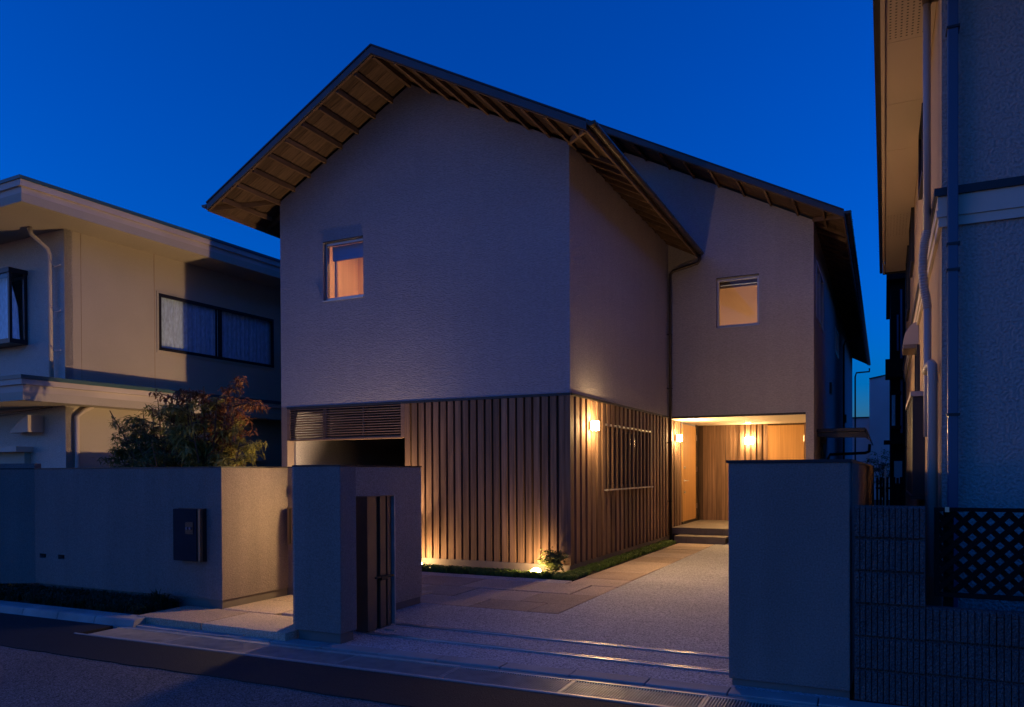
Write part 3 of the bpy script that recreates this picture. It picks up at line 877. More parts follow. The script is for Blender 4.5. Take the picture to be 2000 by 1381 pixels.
t = thing('garden_wall', 'tall blue lit taupe wall block at the right side of the drive opening', 'wall', (-0.63, 5.95, 0))
part('wall', BX(-1.042, -0.216, 5.80, 5.98, 0.05, HW - 0.012), M['stucco_wall'], t, bevel=0.008)
part('wall', BX(-0.36, -0.211, 5.985, 19.0, 0.05, HW - 0.012), M['stucco_wall'], t)
part('plinth', MB().box(-1.02, -0.22, 5.82, 5.96, -0.1, 0.05).box(-0.34, -0.22, 5.98, 19.0, -0.1, 0.05), M['base'], t)
part('coping', MB().box(-1.055, -0.205, 5.79, 5.99, HW - 0.0115, HW + 0.01).box(-0.37, -0.205, 5.991, 19.0, HW - 0.0115, HW + 0.01), M['cap'], t)
part('gate_catch', BX(-1.052, -1.043, 5.9, 5.94, 1.0, 1.5), M['bronze'], t)
# parcel box
t = thing('parcel_box', 'dark navy metal parcel box with a small lock panel set in the garden wall', 'parcel box', (-7.1, 6.2, 0.85))
B0, B1, Z0, Z1 = -7.288, -6.875, 0.60, 1.185
part('frame', BX(B0 + 0.02, B1 + 0.012, 6.195, 6.23, Z0 - 0.005, Z1 + 0.006), M['darkmetal'], t)
d = part('door', BX(B0, B1 - 0.045, 6.135, 6.193, Z0, Z1), M['navy'], t, bevel=0.004)
part('door_edge', BX(B1 - 0.044, B1 - 0.006, 6.15, 6.192, Z0, Z1), M['bronze'], t)
lp = part('lock_panel', BX(-7.085, -6.965, 6.128, 6.134, 0.905, 1.04), M['frame_dark'], d)
lp.name = 'lock_panel'
for xx in (-7.05, -7.0):
    part('knob', MB().tube([(xx, 6.128, 0.97), (xx, 6.112, 0.97)], 0.015, 14), M['pvc_navy'], t)
part('slot', MB().box(-7.07, -6.98, 6.124, 6.127, 0.925, 0.935).box(-7.045, -7.005, 6.124, 6.127, 1.015, 1.022), M['black'], t)

# folded gate stack standing in front of the rough wall
t = thing('sliding_gate', 'bronze metal gate folded away upright in front of the rough wall by the pillar', 'gate', (-4.65, 6.4, 0))
gz = 1.345
GX, GX2 = -4.735, -4.585
part('end_plate', BX(GX, GX2, 6.15, 6.17, 0.012, gz), M['bronze'], t)
part('stile_or_gap', BX(GX + 0.03, GX2 + 0.0, 6.172, 6.30, 0.012, gz), M['bronze'], t)
part('stile_or_gap', BX(GX + 0.0, GX2 - 0.035, 6.302, 6.375, 0.012, gz - 0.004), M['black'], t)  # black filler paints the shaded gap between two stiles
part('stile_or_gap', BX(GX + 0.0, GX2 - 0.01, 6.377, 6.47, 0.012, gz), M['bronze'], t)
part('stile_or_gap', BX(GX + 0.0, GX2 - 0.035, 6.472, 6.51, 0.012, gz - 0.004), M['black'], t)  # second black filler, again gap shade rather than a metal bar
part('stile_or_gap', BX(GX + 0.0, GX2 - 0.018, 6.512, 6.565, 0.012, gz), M['bronze'], t)
part('stile_or_gap', BX(GX + 0.0, GX2 - 0.04, 6.567, 6.61, 0.012, gz - 0.004), M['darkmetal'], t)
part('end_post', BX(GX - 0.03, GX2 + 0.0, 6.612, 6.63, 0.012, gz + 0.006), M['galv'], t)
part('top_plate', BX(GX - 0.012, GX2 + 0.006, 6.145, 6.611, gz + 0.001, gz + 0.008), M['bronze'], t)
part('latch_handle', MB().box(GX2 - 0.02, GX2 + 0.035, 6.34, 6.44, 0.50, 0.545).box(GX2 + 0.0, GX2 + 0.03, 6.44, 6.56, 0.515, 0.54).box(GX2 + 0.01, GX2 + 0.03, 6.25, 6.34, 0.525, 0.545), M['black'], t, bevel=0.006)
# gate rails
def rail(y, label):
    t = thing('gate_rail', label, 'rail', (-2.8, y, 0), 'steel gate rails across the drive')
    part('rail_base', BX(-4.60, -1.06, y - 0.036, y + 0.036, -0.02, 0.004), M['galv'], t)
    part('rail_bead', BX(-4.58, -1.06, y - 0.036, y - 0.024, 0.004, 0.012), M['steel'], t, bevel=0.002)
    part('rail_bead', BX(-4.58, -1.06, y + 0.026, y + 0.034, 0.004, 0.009), M['steel'], t)
rail(6.655, 'upper steel gate rail set in the drive, the one farther from the road')
rail(6.15, 'lower steel gate rail set in the drive, the one nearer the road')
tag(part('floor_catch', BX(-4.54, -4.42, 6.36, 6.42, 0.0, 0.012), M['galv'], None), 'small metal gate catch plate set in the drive between the rails', 'plate')

# ================================================================ DRAIN GRATES
xs0 = -7.23
DL = ['drain grating panel at the far left end of the row, below the left garden wall', 'drain grating panel in front of the entrance slab, warmly lit', 'drain grating panel just in front of the gate pillar',
      'drain grating panel just right of the gate pillar, at the gate rails', 'drain grating panel in front of the left half of the drive', 'drain grating panel in front of the right half of the drive',
      'drain grating panel in front of the tall right wall block', 'drain grating panel at the foot of the ribbed block wall', 'drain grating panel outside the right edge, before the lattice fence', 'last drain grating panel, right of the lattice fence']
gm = None
gi = 0
x = xs0
fr_mesh = None
while x < 2.5:
    lb = DL[gi]
    t = thing('drain_grate', lb, 'drain grate', (x, 5.15, 0), 'drain grating panels in a row along the road')
    if gm is None:
        b_ = MB()
        k = 0.012
        while k < 0.99:
            b_.box(k, k + 0.0065, 4.985, 5.325, -0.03, -0.004)
            k += 0.021
        gm = b_.mesh('cross_bars')
        fr_mesh = MB().box(0.002, 0.998, 4.955, 4.984, -0.05, 0.0).box(0.002, 0.998, 5.326, 5.355, -0.05, 0.0).box(0.002, 0.011, 4.984, 5.326, -0.04, -0.002).box(0.989, 0.998, 4.984, 5.326, -0.04, -0.002).mesh('grate_frame')
    link('grate_frame', fr_mesh, M['galv'], t, (x, 0, rnd.uniform(-0.002, 0.002)))
    link('cross_bars', gm, M['galv'], t, (x, 0, 0), kind='stuff')
    t.location.y += TH * (x + 7.2)
    t.location.x += 0.11
    t.rotation_euler = (0, 0, TH)
    x += 1.0
    gi += 1
turned('drain_channel', xs0 - 0.02 + 0.11, x + 0.11, 4.95, 5.37, -0.14, -0.10, M['black'])
turned('drain_kerb', xs0 + 0.06, x + 0.11, 4.934, 4.953, -0.1, 0.002, M['concrete'])
turned('drain_kerb', xs0 + 0.06, x + 0.11, 5.357, 5.371, -0.1, 0.002, M['concrete'])

# ================================================================ NEIGHBOUR LEFT
ROT = R(-1.96)
t = thing('neighbour_house', 'cream two storey flat roofed house with layered eaves on the left', 'house', (-13, 8.70, 0), rotz=ROT)
N1 = t
part('side_wall', MB().wall(rect(0, 16, 0, 6.0), [rect(1.885, 4.935, 4.025, 5.152)], (0, 0, 0), (0, 1, 0), (0, 0, 1), (1, 0, 0), 0.15), M['cream_side'], N1)
part('wall_joint', MB().box(0, 0.003, 1.795, 1.805, 3.2, 5.96).box(0, 0.003, 0.30, 0.307, 3.2, 5.96), M['beige_side'], N1)
part('front_wall', MB().wall(rect(-6, -0.0, 0, 6.0), [rect(-2.2, -1.12, 4.05, 5.22)], (0, -0.001, 0), (1, 0, 0), (0, 0, 1), (0, -1, 0), 0.148), M['cream_stone'], N1)
part('rear_wall', BX(-6, -0.151, 15.85, 16, 0, 6.0), M['cream_side'], N1)
# eaves: coping, upper fascia, recess, lower fascia, soffit
def eaves(z_top, ov, ovf, y1, gap, f1, f2, nm, wood=False):
    def ring(a, b, z0, z1, mt, name):
        m_ = MB().box(-6 - ov, a, -ovf - (a - ov), y1, z0, z1) if b is None else None
        part(name, m_, mt, N1)
    ring(ov + 0.02, None, z_top - 0.055, z_top, M['green_cap'], 'coping')
    ring(ov, None, z_top - 0.055 - f1, z_top - 0.056, M['cream_trim'], 'fascia')
    ring(ov - 0.04, None, z_top - 0.056 - f1 - f2 * 0.42, z_top - 0.056 - f1, M['cream_trim'], 'fascia')
    ring(ov - 0.035, None, z_top - 0.056 - f1 - f2, z_top - 0.057 - f1 - f2 * 0.42, M['cream_side'], 'fascia')
eaves(6.30, 0.80, 1.19, 16.8, 0, 0.10, 0.24, 'roof')
# entrance canopy storey band
def canopy():
    z = 3.198
    X, Yf = 0.5, -1.03
    a = lambda dx, z0, z1, mt, nm: part(nm, MB().box(0.001, X + dx, Yf - dx, 16.3, z0, z1).box(-6, 0.0, Yf - dx, -0.002, z0, z1), mt, N1)
    a(0.015, z - 0.065, z, M['green_cap'], 'coping')
    a(0.0, z - 0.155, z - 0.066, M['cream_trim'], 'fascia')
    a(-0.045, z - 0.27, z - 0.156, M['cream_trim'], 'fascia')
    a(-0.04, z - 0.41, z - 0.271, M['cream_side'], 'fascia')
canopy()
# long window with curtains
wn = part('window', MB().box(-0.02, 0.03, 1.885, 4.935, 4.025, 4.085).box(-0.02, 0.03, 1.885, 4.935, 5.09, 5.152).box(-0.02, 0.03, 1.885, 1.935, 4.085, 5.09).box(-0.02, 0.03, 4.885, 4.935, 4.085, 5.09).box(-0.03, 0.02, 3.37, 3.44, 4.085, 5.09), M['frame_dark'], N1)
part('pane', BX(-0.01, -0.004, 1.93, 3.37, 4.08, 5.1), M['glass'], wn)
part('pane', BX(-0.022, -0.016, 3.44, 4.89, 4.08, 5.1), M['glass'], wn)
part('window_trim', MB().box(0.0, 0.02, 1.84, 4.98, 3.98, 4.024).box(0.0, 0.02, 1.84, 4.98, 5.153, 5.19).box(0.0, 0.02, 1.84, 1.884, 4.025, 5.152).box(0.0, 0.02, 4.936, 4.98, 4.025, 5.152), M['cream_side'], N1)
def curtain(y0, y1, xo):
    mb_ = MB()
    n = 90
    for i in range(n + 1):
        yy = y0 + (y1 - y0) * i / n
        xx = xo + 0.03 * math.sin(i * 0.9) + 0.015 * math.sin(i * 2.3 + 1)
        mb_.v += [(xx, yy, 4.0), (xx + 0.01 * math.sin(i), yy, 5.16)]
    for i in range(n):
        mb_.f.append((2 * i, 2 * i + 2, 2 * i + 3, 2 * i + 1))
    return mb_
part('curtain', curtain(1.9, 3.34, -0.07), M['curtain'], N1, smooth=True)
part('curtain', curtain(3.4, 4.93, -0.10), M['curtain'], N1, smooth=True)
part('room_back', BX(-1.5, -1.45, 1.5, 5.3, 3.6, 5.6), M['timber_and_shade'], N1)  # black board paints the dark of the unlit room
# bay window at the front left
bw = part('bay_window', MB().box(-2.6, -1.09, -0.34, -0.0015, 5.215, 5.30).box(-2.6, -1.11, -0.32, -0.0015, 3.95, 4.03).box(-1.16, -1.11, -0.32, -0.27, 4.03, 5.215).box(-1.16, -1.11, -0.06, -0.0015, 4.03, 5.215).box(-2.0, -1.94, -0.32, -0.27, 4.03, 5.215), M['frame_dark'], N1)
part('pane', BX(-1.94, -1.16, -0.31, -0.30, 4.03, 5.215), M['glass'], bw)
part('pane', BX(-1.14, -1.13, -0.27, -0.06, 4.03, 5.215), M['glass'], bw)
part('curtain', MB().wall([(0, 0), (0.75, 0), (0.7, 0.6), (0.45, 1.17), (0, 1.17)], [], (-1.95, -0.1, 4.04), (1, 0, 0), (0, 0, 1), (0, -1, 0), 0.01), M['curtain'], N1)
part('bay_window_back', MB().box(-2.55, -1.0, 0.45, 0.5, 3.8, 5.5).box(-2.62, -2.601, -0.34, 0.5, 3.9, 5.35), M['timber_and_shade'], N1)  # added black boards stand for the unlit room behind the bay
# downpipes
dpn = part('downpipe', MB().tube([(-0.42, -0.35, 5.9), (-0.42, -0.32, 5.78), (-0.27, -0.13, 5.55), (-0.26, -0.1, 5.45), (-0.24, -0.1, 3.2)], 0.038, 10), M['cream_trim'], N1, smooth=True)
for z in (5.25, 4.45, 3.75):
    part('pipe_clip', MB().box(-0.24, -0.02, -0.07, -0.055, z, z + 0.02), M['cream_trim'], dpn)
part('downpipe', MB().tube([(0.08, 0.45, 2.8), (0.07, 0.3, 2.72), (0.07, 0.16, 2.6), (0.07, 0.16, 0)], 0.04, 10), M['cream_trim'], N1, smooth=True)
# quarter-dome vent hood and lower window hood
hd = MB()
n = 10
for k in range(n + 1):
    a = math.pi / 2 * k / n
    for yy in (-0.02, -0.30):
        hd.v.append((-1.38 + 0.74 * (1 - math.cos(a)) if False else -1.38 + 0.76 * math.sin(a), yy if yy > -0.1 else -0.30 + 0.1 * math.cos(a), 2.33 + 0.30 * (1 - (1 - math.sin(a)) ** 2)))
for k in range(n):
    hd.f.append((2 * k, 2 * k + 2, 2 * k + 3, 2 * k + 1))
hd.v += [(-0.62, -0.02, 2.33), (-0.62, -0.30, 2.33), (-1.38, -0.02, 2.33), (-1.38, -0.2, 2.33)]
q = 2 * (n + 1)
hd.f += [(2 * n, q, q + 1, 2 * n + 1), tuple([q + 1] + [2 * k + 1 for k in range(n, -1, -1)])]
part('vent_hood', hd, M['cream_trim'], N1)
part('window_hood', BX(-2.6, -0.98, -0.3, -0.002, 1.985, 2.08), M['cream_trim'], N1)
part('shutter', BX(-2.6, -1.05, -0.12, -0.003, 0.5, 1.98), M['cream_side'], N1)
part('cable', MB().tube([(-3.2, -0.25, 2.72), (-2.2, -0.2, 2.69), (-1.2, -0.12, 2.72), (-0.3, -0.05, 2.77)], 0.008, 5), M['black'], N1)
part('lintel_shelf', BX(0.0, 0.12, 3.45, 4.5, 1.85, 1.93), M['cream_trim'], N1)
# boundary wall between the plots (mostly hidden)
t = thing('block_wall', 'plain grey boundary wall between the left house and the garden', 'wall', (-11.6, 10, 0))
part('wall', BX(-11.7, -11.58, 7.2, 20, 0, 1.62), M['concrete'], t)

# ================================================================ NEIGHBOUR RIGHT
t = thing('neighbour_house', 'beige stucco two storey house with navy downpipe close on the right', 'house', (2, 12, 0))
N2 = t
XN, YN, YNE = 0.45, 7.62, 20.6
part('side_wall', BX(XN, XN + 0.15, YN + 0.15, YNE, 0, 6.1), M['beige_side'], N2)
part('front_wall', BX(XN, 8, YN, YN + 0.149, 0, 9.0), M['rough_grey'], N2)
part('corner_strip', BX(XN - 0.003, XN - 0.001, YN - 0.002, YN + 0.148, 0, 9.0), M['beige_side'], N2)
# belt course
def belt(z0, z1, pr_, mt, nm='belt_course'):
    part(nm, MB().box(XN - pr_, 8, YN - pr_, YN - 0.0015, z0, z1).box(XN - pr_, XN - 0.0035, YN - 0.0015, YNE, z0, z1), mt, N2)
belt(3.69, 3.77, 0.03, M['cream_trim'])
belt(3.771, 3.83, 0.045, M['cream_trim'])
belt(3.831, 3.95, 0.035, M['cream_trim'])
belt(3.951, 4.02, 0.06, M['frame_dark'], 'belt_flashing')
# eave: soffit panels, fascia, gutter
ZE = 6.02
ypan = [5.5, 8.9, 10.4, 11.9, 14.9, 16.3, 19.2]
XO = -0.035
for i, (a, b) in enumerate(zip(ypan, ypan[1:])):
    pnl = part('soffit_panel', BX(XO + 0.045, XN - 0.004, a + 0.003, b - 0.003, ZE, ZE + 0.02), M['beige_soffit'], N2)
    if i in (0, 4):
        hb = MB()
        step = 0.054 if i == 0 else 0.09
        yy = max(a, 6.6) + 0.05
        while yy < b - 0.04:
            xx = XO + 0.09
            while xx < XN - 0.05:
                r_ = 0.0085
                hb.add([(xx - r_, yy - r_, ZE - 0.0015), (xx + r_, yy - r_, ZE - 0.0015), (xx + r_, yy + r_, ZE - 0.0015), (xx - r_, yy + r_, ZE - 0.0015)], [(0, 3, 2, 1)])
                xx += 0.05
            yy += step
        part('vent_holes', hb, M['black'], pnl, kind='stuff')
part('fascia', BX(XO, XO + 0.04, 5.5, 19.2, ZE - 0.02, ZE + 0.2), M['beige_soffit'], N2)
part('soffit_end', BX(XO, XN + 0.0, 19.2, 19.24, ZE - 0.04, ZE + 0.2), M['frame_dark'], N2)
part('gutter', MB().box(XO - 0.055, XO - 0.002, 5.5, 19.26, ZE - 0.0, ZE + 0.012).box(XO - 0.062, XO - 0.054, 5.5, 19.26, ZE - 0.0, ZE + 0.11), M['darkmetal'], N2)
part('roof_slope', MB().add([(XO - 0.05, 5.5, ZE + 0.21), (4.5, 5.5, 8.4), (4.5, 19.3, 8.4), (XO - 0.05, 19.3, ZE + 0.21), (XO - 0.05, 5.5, ZE + 0.25), (4.5, 5.5, 8.45), (4.5, 19.3, 8.45), (XO - 0.05, 19.3, ZE + 0.25)],
     [(0, 3, 2, 1), (4, 5, 6, 7), (0, 1, 5, 4), (1, 2, 6, 5), (2, 3, 7, 6), (3, 0, 4, 7)]), M['timber_and_shade'], N2)
# pipes on side wall
PX, PY = 0.358, 8.15
part('wall_pipe', MB().tube([(PX, PY, 6.015), (PX, PY, 3.8)], 0.033, 14), M['pvc'], N2, smooth=True)
part('pipe_bracket', MB().tube([(PX, PY, 5.93), (PX, PY, 5.99)], 0.042, 14).box(PX, XN - 0.004, PY - 0.01, PY + 0.01, 5.94, 5.97), M['bronze'], N2)
fx = [(PX, PY, 3.82), (PX - 0.02, PY, 3.72), (PX - 0.032, PY, 3.6), (PX - 0.036, PY, 3.45), (PX - 0.026, PY, 3.3), (PX - 0.005, PY, 3.18), (PX + 0.004, PY, 3.1)]
pts = []
rs = []
K = 64
for i in range(K + 1):
    f = i / K * (len(fx) - 1)
    j = min(int(f), len(fx) - 2)
    pts.append(Vector(fx[j]).lerp(Vector(fx[j + 1]), f - j))
    rs.append(0.041 if i % 2 else 0.035)
part('flexible_sleeve', MB().tube(pts, rs, 14), M['pvc'], N2)
part('wall_pipe', MB().tube([(PX + 0.004, PY, 3.11), (PX + 0.004, PY, 1.9)], 0.033, 14), M['pvc'], N2, smooth=True)
dk = part('duct_pipe', MB().tube([(0.352, 8.05, 2.50), (0.366, 7.95, 2.53), (0.378, 7.87, 2.545), (0.385, 7.84, 2.53), (0.387, 7.83, 2.46), (0.387, 7.83, 0.63)], 0.042, 16), M['pvc'], N2, smooth=True)
part('pipe_collar', MB().tube([(0.387, 7.83, 2.40), (0.387, 7.83, 2.375)], 0.046, 14), M['pvc'], dk)
# hood, windows and shutter box
hv = MB()
n = 12
yv0, yv1 = 12.6, 13.35
for k in range(n + 1):
    a = math.pi / 2 * k / n
    for yy in (yv0, yv1):
        hv.v.append((XN - 0.2 * math.cos(a) - 0.004, yy, 3.42 + 0.32 * math.sin(a)))
for k in range(n):
    hv.f.append((2 * k, 2 * k + 1, 2 * k + 3, 2 * k + 2))
hv.v += [(XN - 0.004, yv0, 3.42), (XN - 0.004, yv1, 3.42)]
q = 2 * (n + 1)
hv.f += [tuple([q] + [2 * k for k in range(n + 1)]), tuple([q + 1] + [2 * k + 1 for k in range(n, -1, -1)])]
part('vent_hood', hv, M['pvc'], N2, fix=True)
part('vent_base', BX(XN - 0.2, XN - 0.005, yv0, yv1, 3.36, 3.418), M['bronze'], N2)
for nm, a, b, c, d, pr_ in (('window', 10.35, 11.4, 5.13, 5.95, 0.05), ('window', 14.4, 15.6, 5.05, 5.95, 0.05), ('window', 16.8, 18.1, 4.7, 5.95, 0.05), ('window', 12.2, 13.1, 2.65, 3.35, 0.04), ('window', 17.4, 18.6, 2.0, 2.9, 0.04)):
    wn = part(nm, MB().box(XN - pr_, XN - 0.004, a, a + 0.05, c, d).box(XN - pr_, XN - 0.004, b - 0.05, b, c, d).box(XN - pr_, XN - 0.004, a + .05, b - .05, c, c + .05).box(XN - pr_, XN - 0.004, a + .05, b - .05, d - .05, d), M['frame_dark'], N2)
    part('pane', BX(XN - 0.02, XN - 0.006, a + 0.05, b - 0.05, c + .05, d - .05), M['glass_dark'], wn)
sh = part('shutter_box', BX(XN - 0.14, XN - 0.004, 10.75, 13.15, 1.27, 2.50), M['frame_dark'], N2)
part('shutter_top', BX(XN - 0.16, XN - 0.004, 10.7, 13.2, 2.501, 2.56), M['pvc'], sh)
part('shutter_sill', BX(XN - 0.16, XN - 0.004, 10.7, 13.2, 1.22, 1.269), M['frame_dark'], sh)
for k in range(5):
    part('shutter_rib', BX(XN - 0.148, XN - 0.141, 11.0 + k * 0.45, 11.03 + k * 0.45, 1.28, 2.49), M['darkmetal'], sh)
# navy downpipe at the front corner
np_ = part('downpipe', MB().box(0.483, 0.563, YN - 0.13, YN - 0.065, 0.1, 8.5), M['pvc_navy'], N2, bevel=0.008)
for z in (5.33, 3.5, 3.28, 2.05):
    part('pipe_clip', MB().box(0.476, 0.575, YN - 0.14, YN - 0.0015 if z > 5 else YN - 0.06, z, z + 0.022), M['frame_dark'], np_)

# split faced block wall with the lattice fence
bw_ = thing('block_wall', 'low dark wall of ribbed split face concrete blocks in the right corner', 'wall', (1.0, 5.85, 0))
def block_mesh(wd, hg, ribs, nm):
    mb_ = MB()
    p = wd / ribs
    for i in range(ribs):
        xx = i * p
        ir = rnd.uniform(-0.004, 0.004)
        mb_.add([(xx + 0.0035, 0.0 + ir, 0.012), (xx + p - 0.0035, 0.0 - ir, 0.012), (xx + p - 0.0035, 0 + ir, hg - 0.016), (xx + 0.0035, 0 - ir, hg - 0.016),
                 (xx + 0.0025, 0.03, 0.003), (xx + p - 0.0025, 0.03, 0.003), (xx + p - 0.0025, 0.03, hg - 0.003), (xx + 0.0025, 0.03, hg - 0.003)],
                [(0, 1, 2, 3), (0, 4, 5, 1), (1, 5, 6, 2), (2, 6, 7, 3), (3, 7, 4, 0)])
    mb_.box(0.001, wd - 0.001, 0.0205, 0.10, 0.001, hg - 0.002)
    return mb_.mesh(nm)
bms = [block_mesh(0.4358, 0.2245, 12, 'block') for _ in range(3)]
for me in bms:
    me.materials.append(M['splitblock'])
bl = [block_mesh(0.40, 0.2245, 10, 'block') for _ in range(3)]
for me in bl:
    me.materials.append(M['splitblock'])
for r_ in range(6):
    link('block', bms[r_ % 3], None, bw_, (-0.19, 5.78, 1.351 - 0.226 * (r_ + 1)))
for r_ in range(3):
    for c_ in range(7):
        link('block', bl[(r_ + c_) % 3], None, bw_, (0.248 + c_ * 0.401, 5.782, 0.678 - 0.226 * (r_ + 1)))
part('block_core', MB().box(-0.185, 0.24, 5.86, 5.9, -0.1, 1.34).box(0.25, 3.05, 5.86, 5.9, -0.1, 0.67), M['joint'], bw_)
lf = thing('lattice_fence', 'black diagonal lattice fence panel standing above the low block wall', 'fence', (0.9, 5.95, 0.7))
YL = 5.92
LX0, LX1, LZ0, LZ1 = 0.303, 2.1, 0.735, 1.338
part('frame', MB().box(LX0, LX1, YL - 0.02, YL + 0.02, LZ1 - 0.025, LZ1).box(LX0, LX1, YL - 0.02, YL + 0.02, LZ0, LZ0 + 0.03).box(LX0, LX0 + 0.03, YL - 0.02, YL + 0.02, LZ0 + .03, LZ1 - .025).box(LX1 - 0.03, LX1, YL - 0.02, YL + 0.02, LZ0 + .03, LZ1 - .025), M['timber_and_shade'], lf)
part('bracket', MB().box(0.365, 0.39, YL - 0.024, YL - 0.0205, LZ1 - 0.03, LZ1 + 0.004), M['steel'], lf)
part('post', BX(0.36, 0.42, YL + 0.03, YL + 0.09, 0.0, LZ1 - 0.03), M['timber_and_shade'], lf)
hh = LZ1 - LZ0 - 0.055
pitch_l = 0.104
zt0 = LZ0 + 0.03
k = -8
while LX0 + k * pitch_l < LX1:
    for s, yo in ((1, -0.008), (-1, 0.006)):
        if s > 0:
            p, q = (LX0 + k * pitch_l, zt0), (LX0 + k * pitch_l + hh, zt0 + hh)
        else:
            p, q = (LX0 + k * pitch_l + hh, zt0), (LX0 + k * pitch_l, zt0 + hh)
        # clip to frame
        (xa, za), (xb, zb_) = (p, q) if p[0] < q[0] else (q, p)
        if xb <= LX0 + 0.05 or xa >= LX1 - 0.05:
            continue
        lo, hi = LX0 + 0.02, LX1 - 0.02
        sl_ = (zb_ - za) / (xb - xa)
        if xa < lo:
            za += (lo - xa) * sl_
            xa = lo
        if xb > hi:
            zb_ -= (xb - hi) * sl_
            xb = hi
        part('lath', MB().bar((xa, YL + yo, za), (xb, YL + yo, zb_), 0.010, 0.036, upv=(0, 0, 1)), M['timber_and_shade'], lf)
    k += 1

# ================================================================ FAR BUILDINGS
t = thing('far_house', 'dark timber house behind the beige one, with a lit bay window', 'house', (0.6, 24, 0))
part('wall', BX(0.16, 4, 24, 30, 0, 6.9), M['timber_and_shade'], t)
part('roof', MB().box(0.05, 4.2, 23.7, 30, 6.85, 7.08), M['timber_and_shade'], t)
part('drainpipe', MB().tube([(0.42, 23.95, 6.6), (0.42, 23.95, 2.6)], 0.03, 6), M['pvc_navy'], t)
part('drainpipe', MB().tube([(0.33, 23.95, 5.9), (0.33, 23.95, 4.9)], 0.025, 6), M['pvc_navy'], t)
bb = part('bay_window', MB().box(0.14, 0.42, 23.75, 23.999, 3.66, 3.75).box(0.14, 0.42, 23.75, 23.999, 2.72, 2.80).box(0.14, 0.18, 23.75, 23.999, 2.8, 3.66).box(0.27, 0.30, 23.76, 23.999, 2.8, 3.66), M['timber_and_shade'], t)
part('pane', BX(0.18, 0.27, 23.80, 23.81, 2.8, 3.66), M['curtain'], bb)
part('balcony', MB().box(0.02, 0.5, 23.3, 23.999, 4.1, 4.6), M['timber_and_shade'], t)
part('eave', MB().box(-0.02, 0.7, 23.2, 23.999, 2.28, 2.38), M['timber_and_shade'], t)
part('heater_box', BX(0.24, 0.44, 23.8, 23.99, 1.2, 1.82), M['white_box'], t)
t = thing('far_house', 'pale lilac grey house wall seen at the end of the narrow gap', 'house', (0, 38, 0))
part('wall', MB().wall([(-0.612, 0), (3, 0), (3, 6.4), (0.2, 5.84), (-0.612, 5.72)], [], (0, 44, 0), (1.158, 0, 0), (0, 0, 1.10), (0, -1, 0), 3), M['lilac'], t)
part('annex', BX(-3.5, -0.72, 44.2, 47, 0, 4.28), M['lilac'], t)
part('roof_edge', MB().bar((-0.72, 43.98, 6.30), (3.4, 43.98, 7.05), 0.08, 0.06), M['cap'], t)
part('roof_edge', BX(-3.5, -0.725, 44.15, 44.3, 4.28, 4.34), M['cap'], t)
t = thing('slatted_fence', 'dark slatted fence closing the gap between the houses', 'fence', (0.0, 21, 0))
for i in range(9):
    part('slat', BX(-0.19 + i * 0.075, -0.135 + i * 0.075, 21, 21.02, 0.1, 1.38 + 0.02 * (i % 2)), M['timber_and_shade'], t)
part('rail', MB().box(-0.2, 0.44, 21.02, 21.04, 1.1, 1.15).box(-0.2, 0.44, 21.02, 21.04, 0.5, 0.55), M['timber_and_shade'], t)
part('post', MB().box(0.0, 0.03, 20.9, 20.93, 0.2, 1.66), M['galv'], t)

# ================================================================ PLANTS
def leaves(mb_, c, n, rad, size, wid, droop=0.5, rng=rnd, up_bias=0.0):
    for _ in range(n):
        p = Vector(c) + Vector((rng.gauss(0, rad[0]), rng.gauss(0, rad[1]), rng.gauss(0, rad[2])))
        az = rng.uniform(0, 2 * math.pi)
        el = rng.uniform(-droop, 0.5) + up_bias
        L_ = size * rng.uniform(0.6, 1.25)
        wd = wid * rng.uniform(0.7, 1.2)
        d = Vector((math.cos(az) * math.cos(el), math.sin(az) * math.cos(el), math.sin(el)))
        sd = d.cross(Vector((0, 0, 1)))
        if sd.length < 0.1:
            sd = Vector((1, 0, 0))
        sd.normalize()
        sd = (sd + Vector((0, 0, rng.uniform(-0.5, 0.5)))).normalized()
        bend = Vector((0, 0, -L_ * rng.uniform(0.1, 0.4)))
        a = p
        m1 = p + d * L_ * 0.45
        e = p + d * L_ + bend
        mb_.add([a, m1 + sd * wd / 2, e, m1 - sd * wd / 2, m1 + Vector((0, 0, -0.12 * wd))], [(0, 4, 1), (1, 4, 2), (0, 3, 4), (4, 3, 2)])
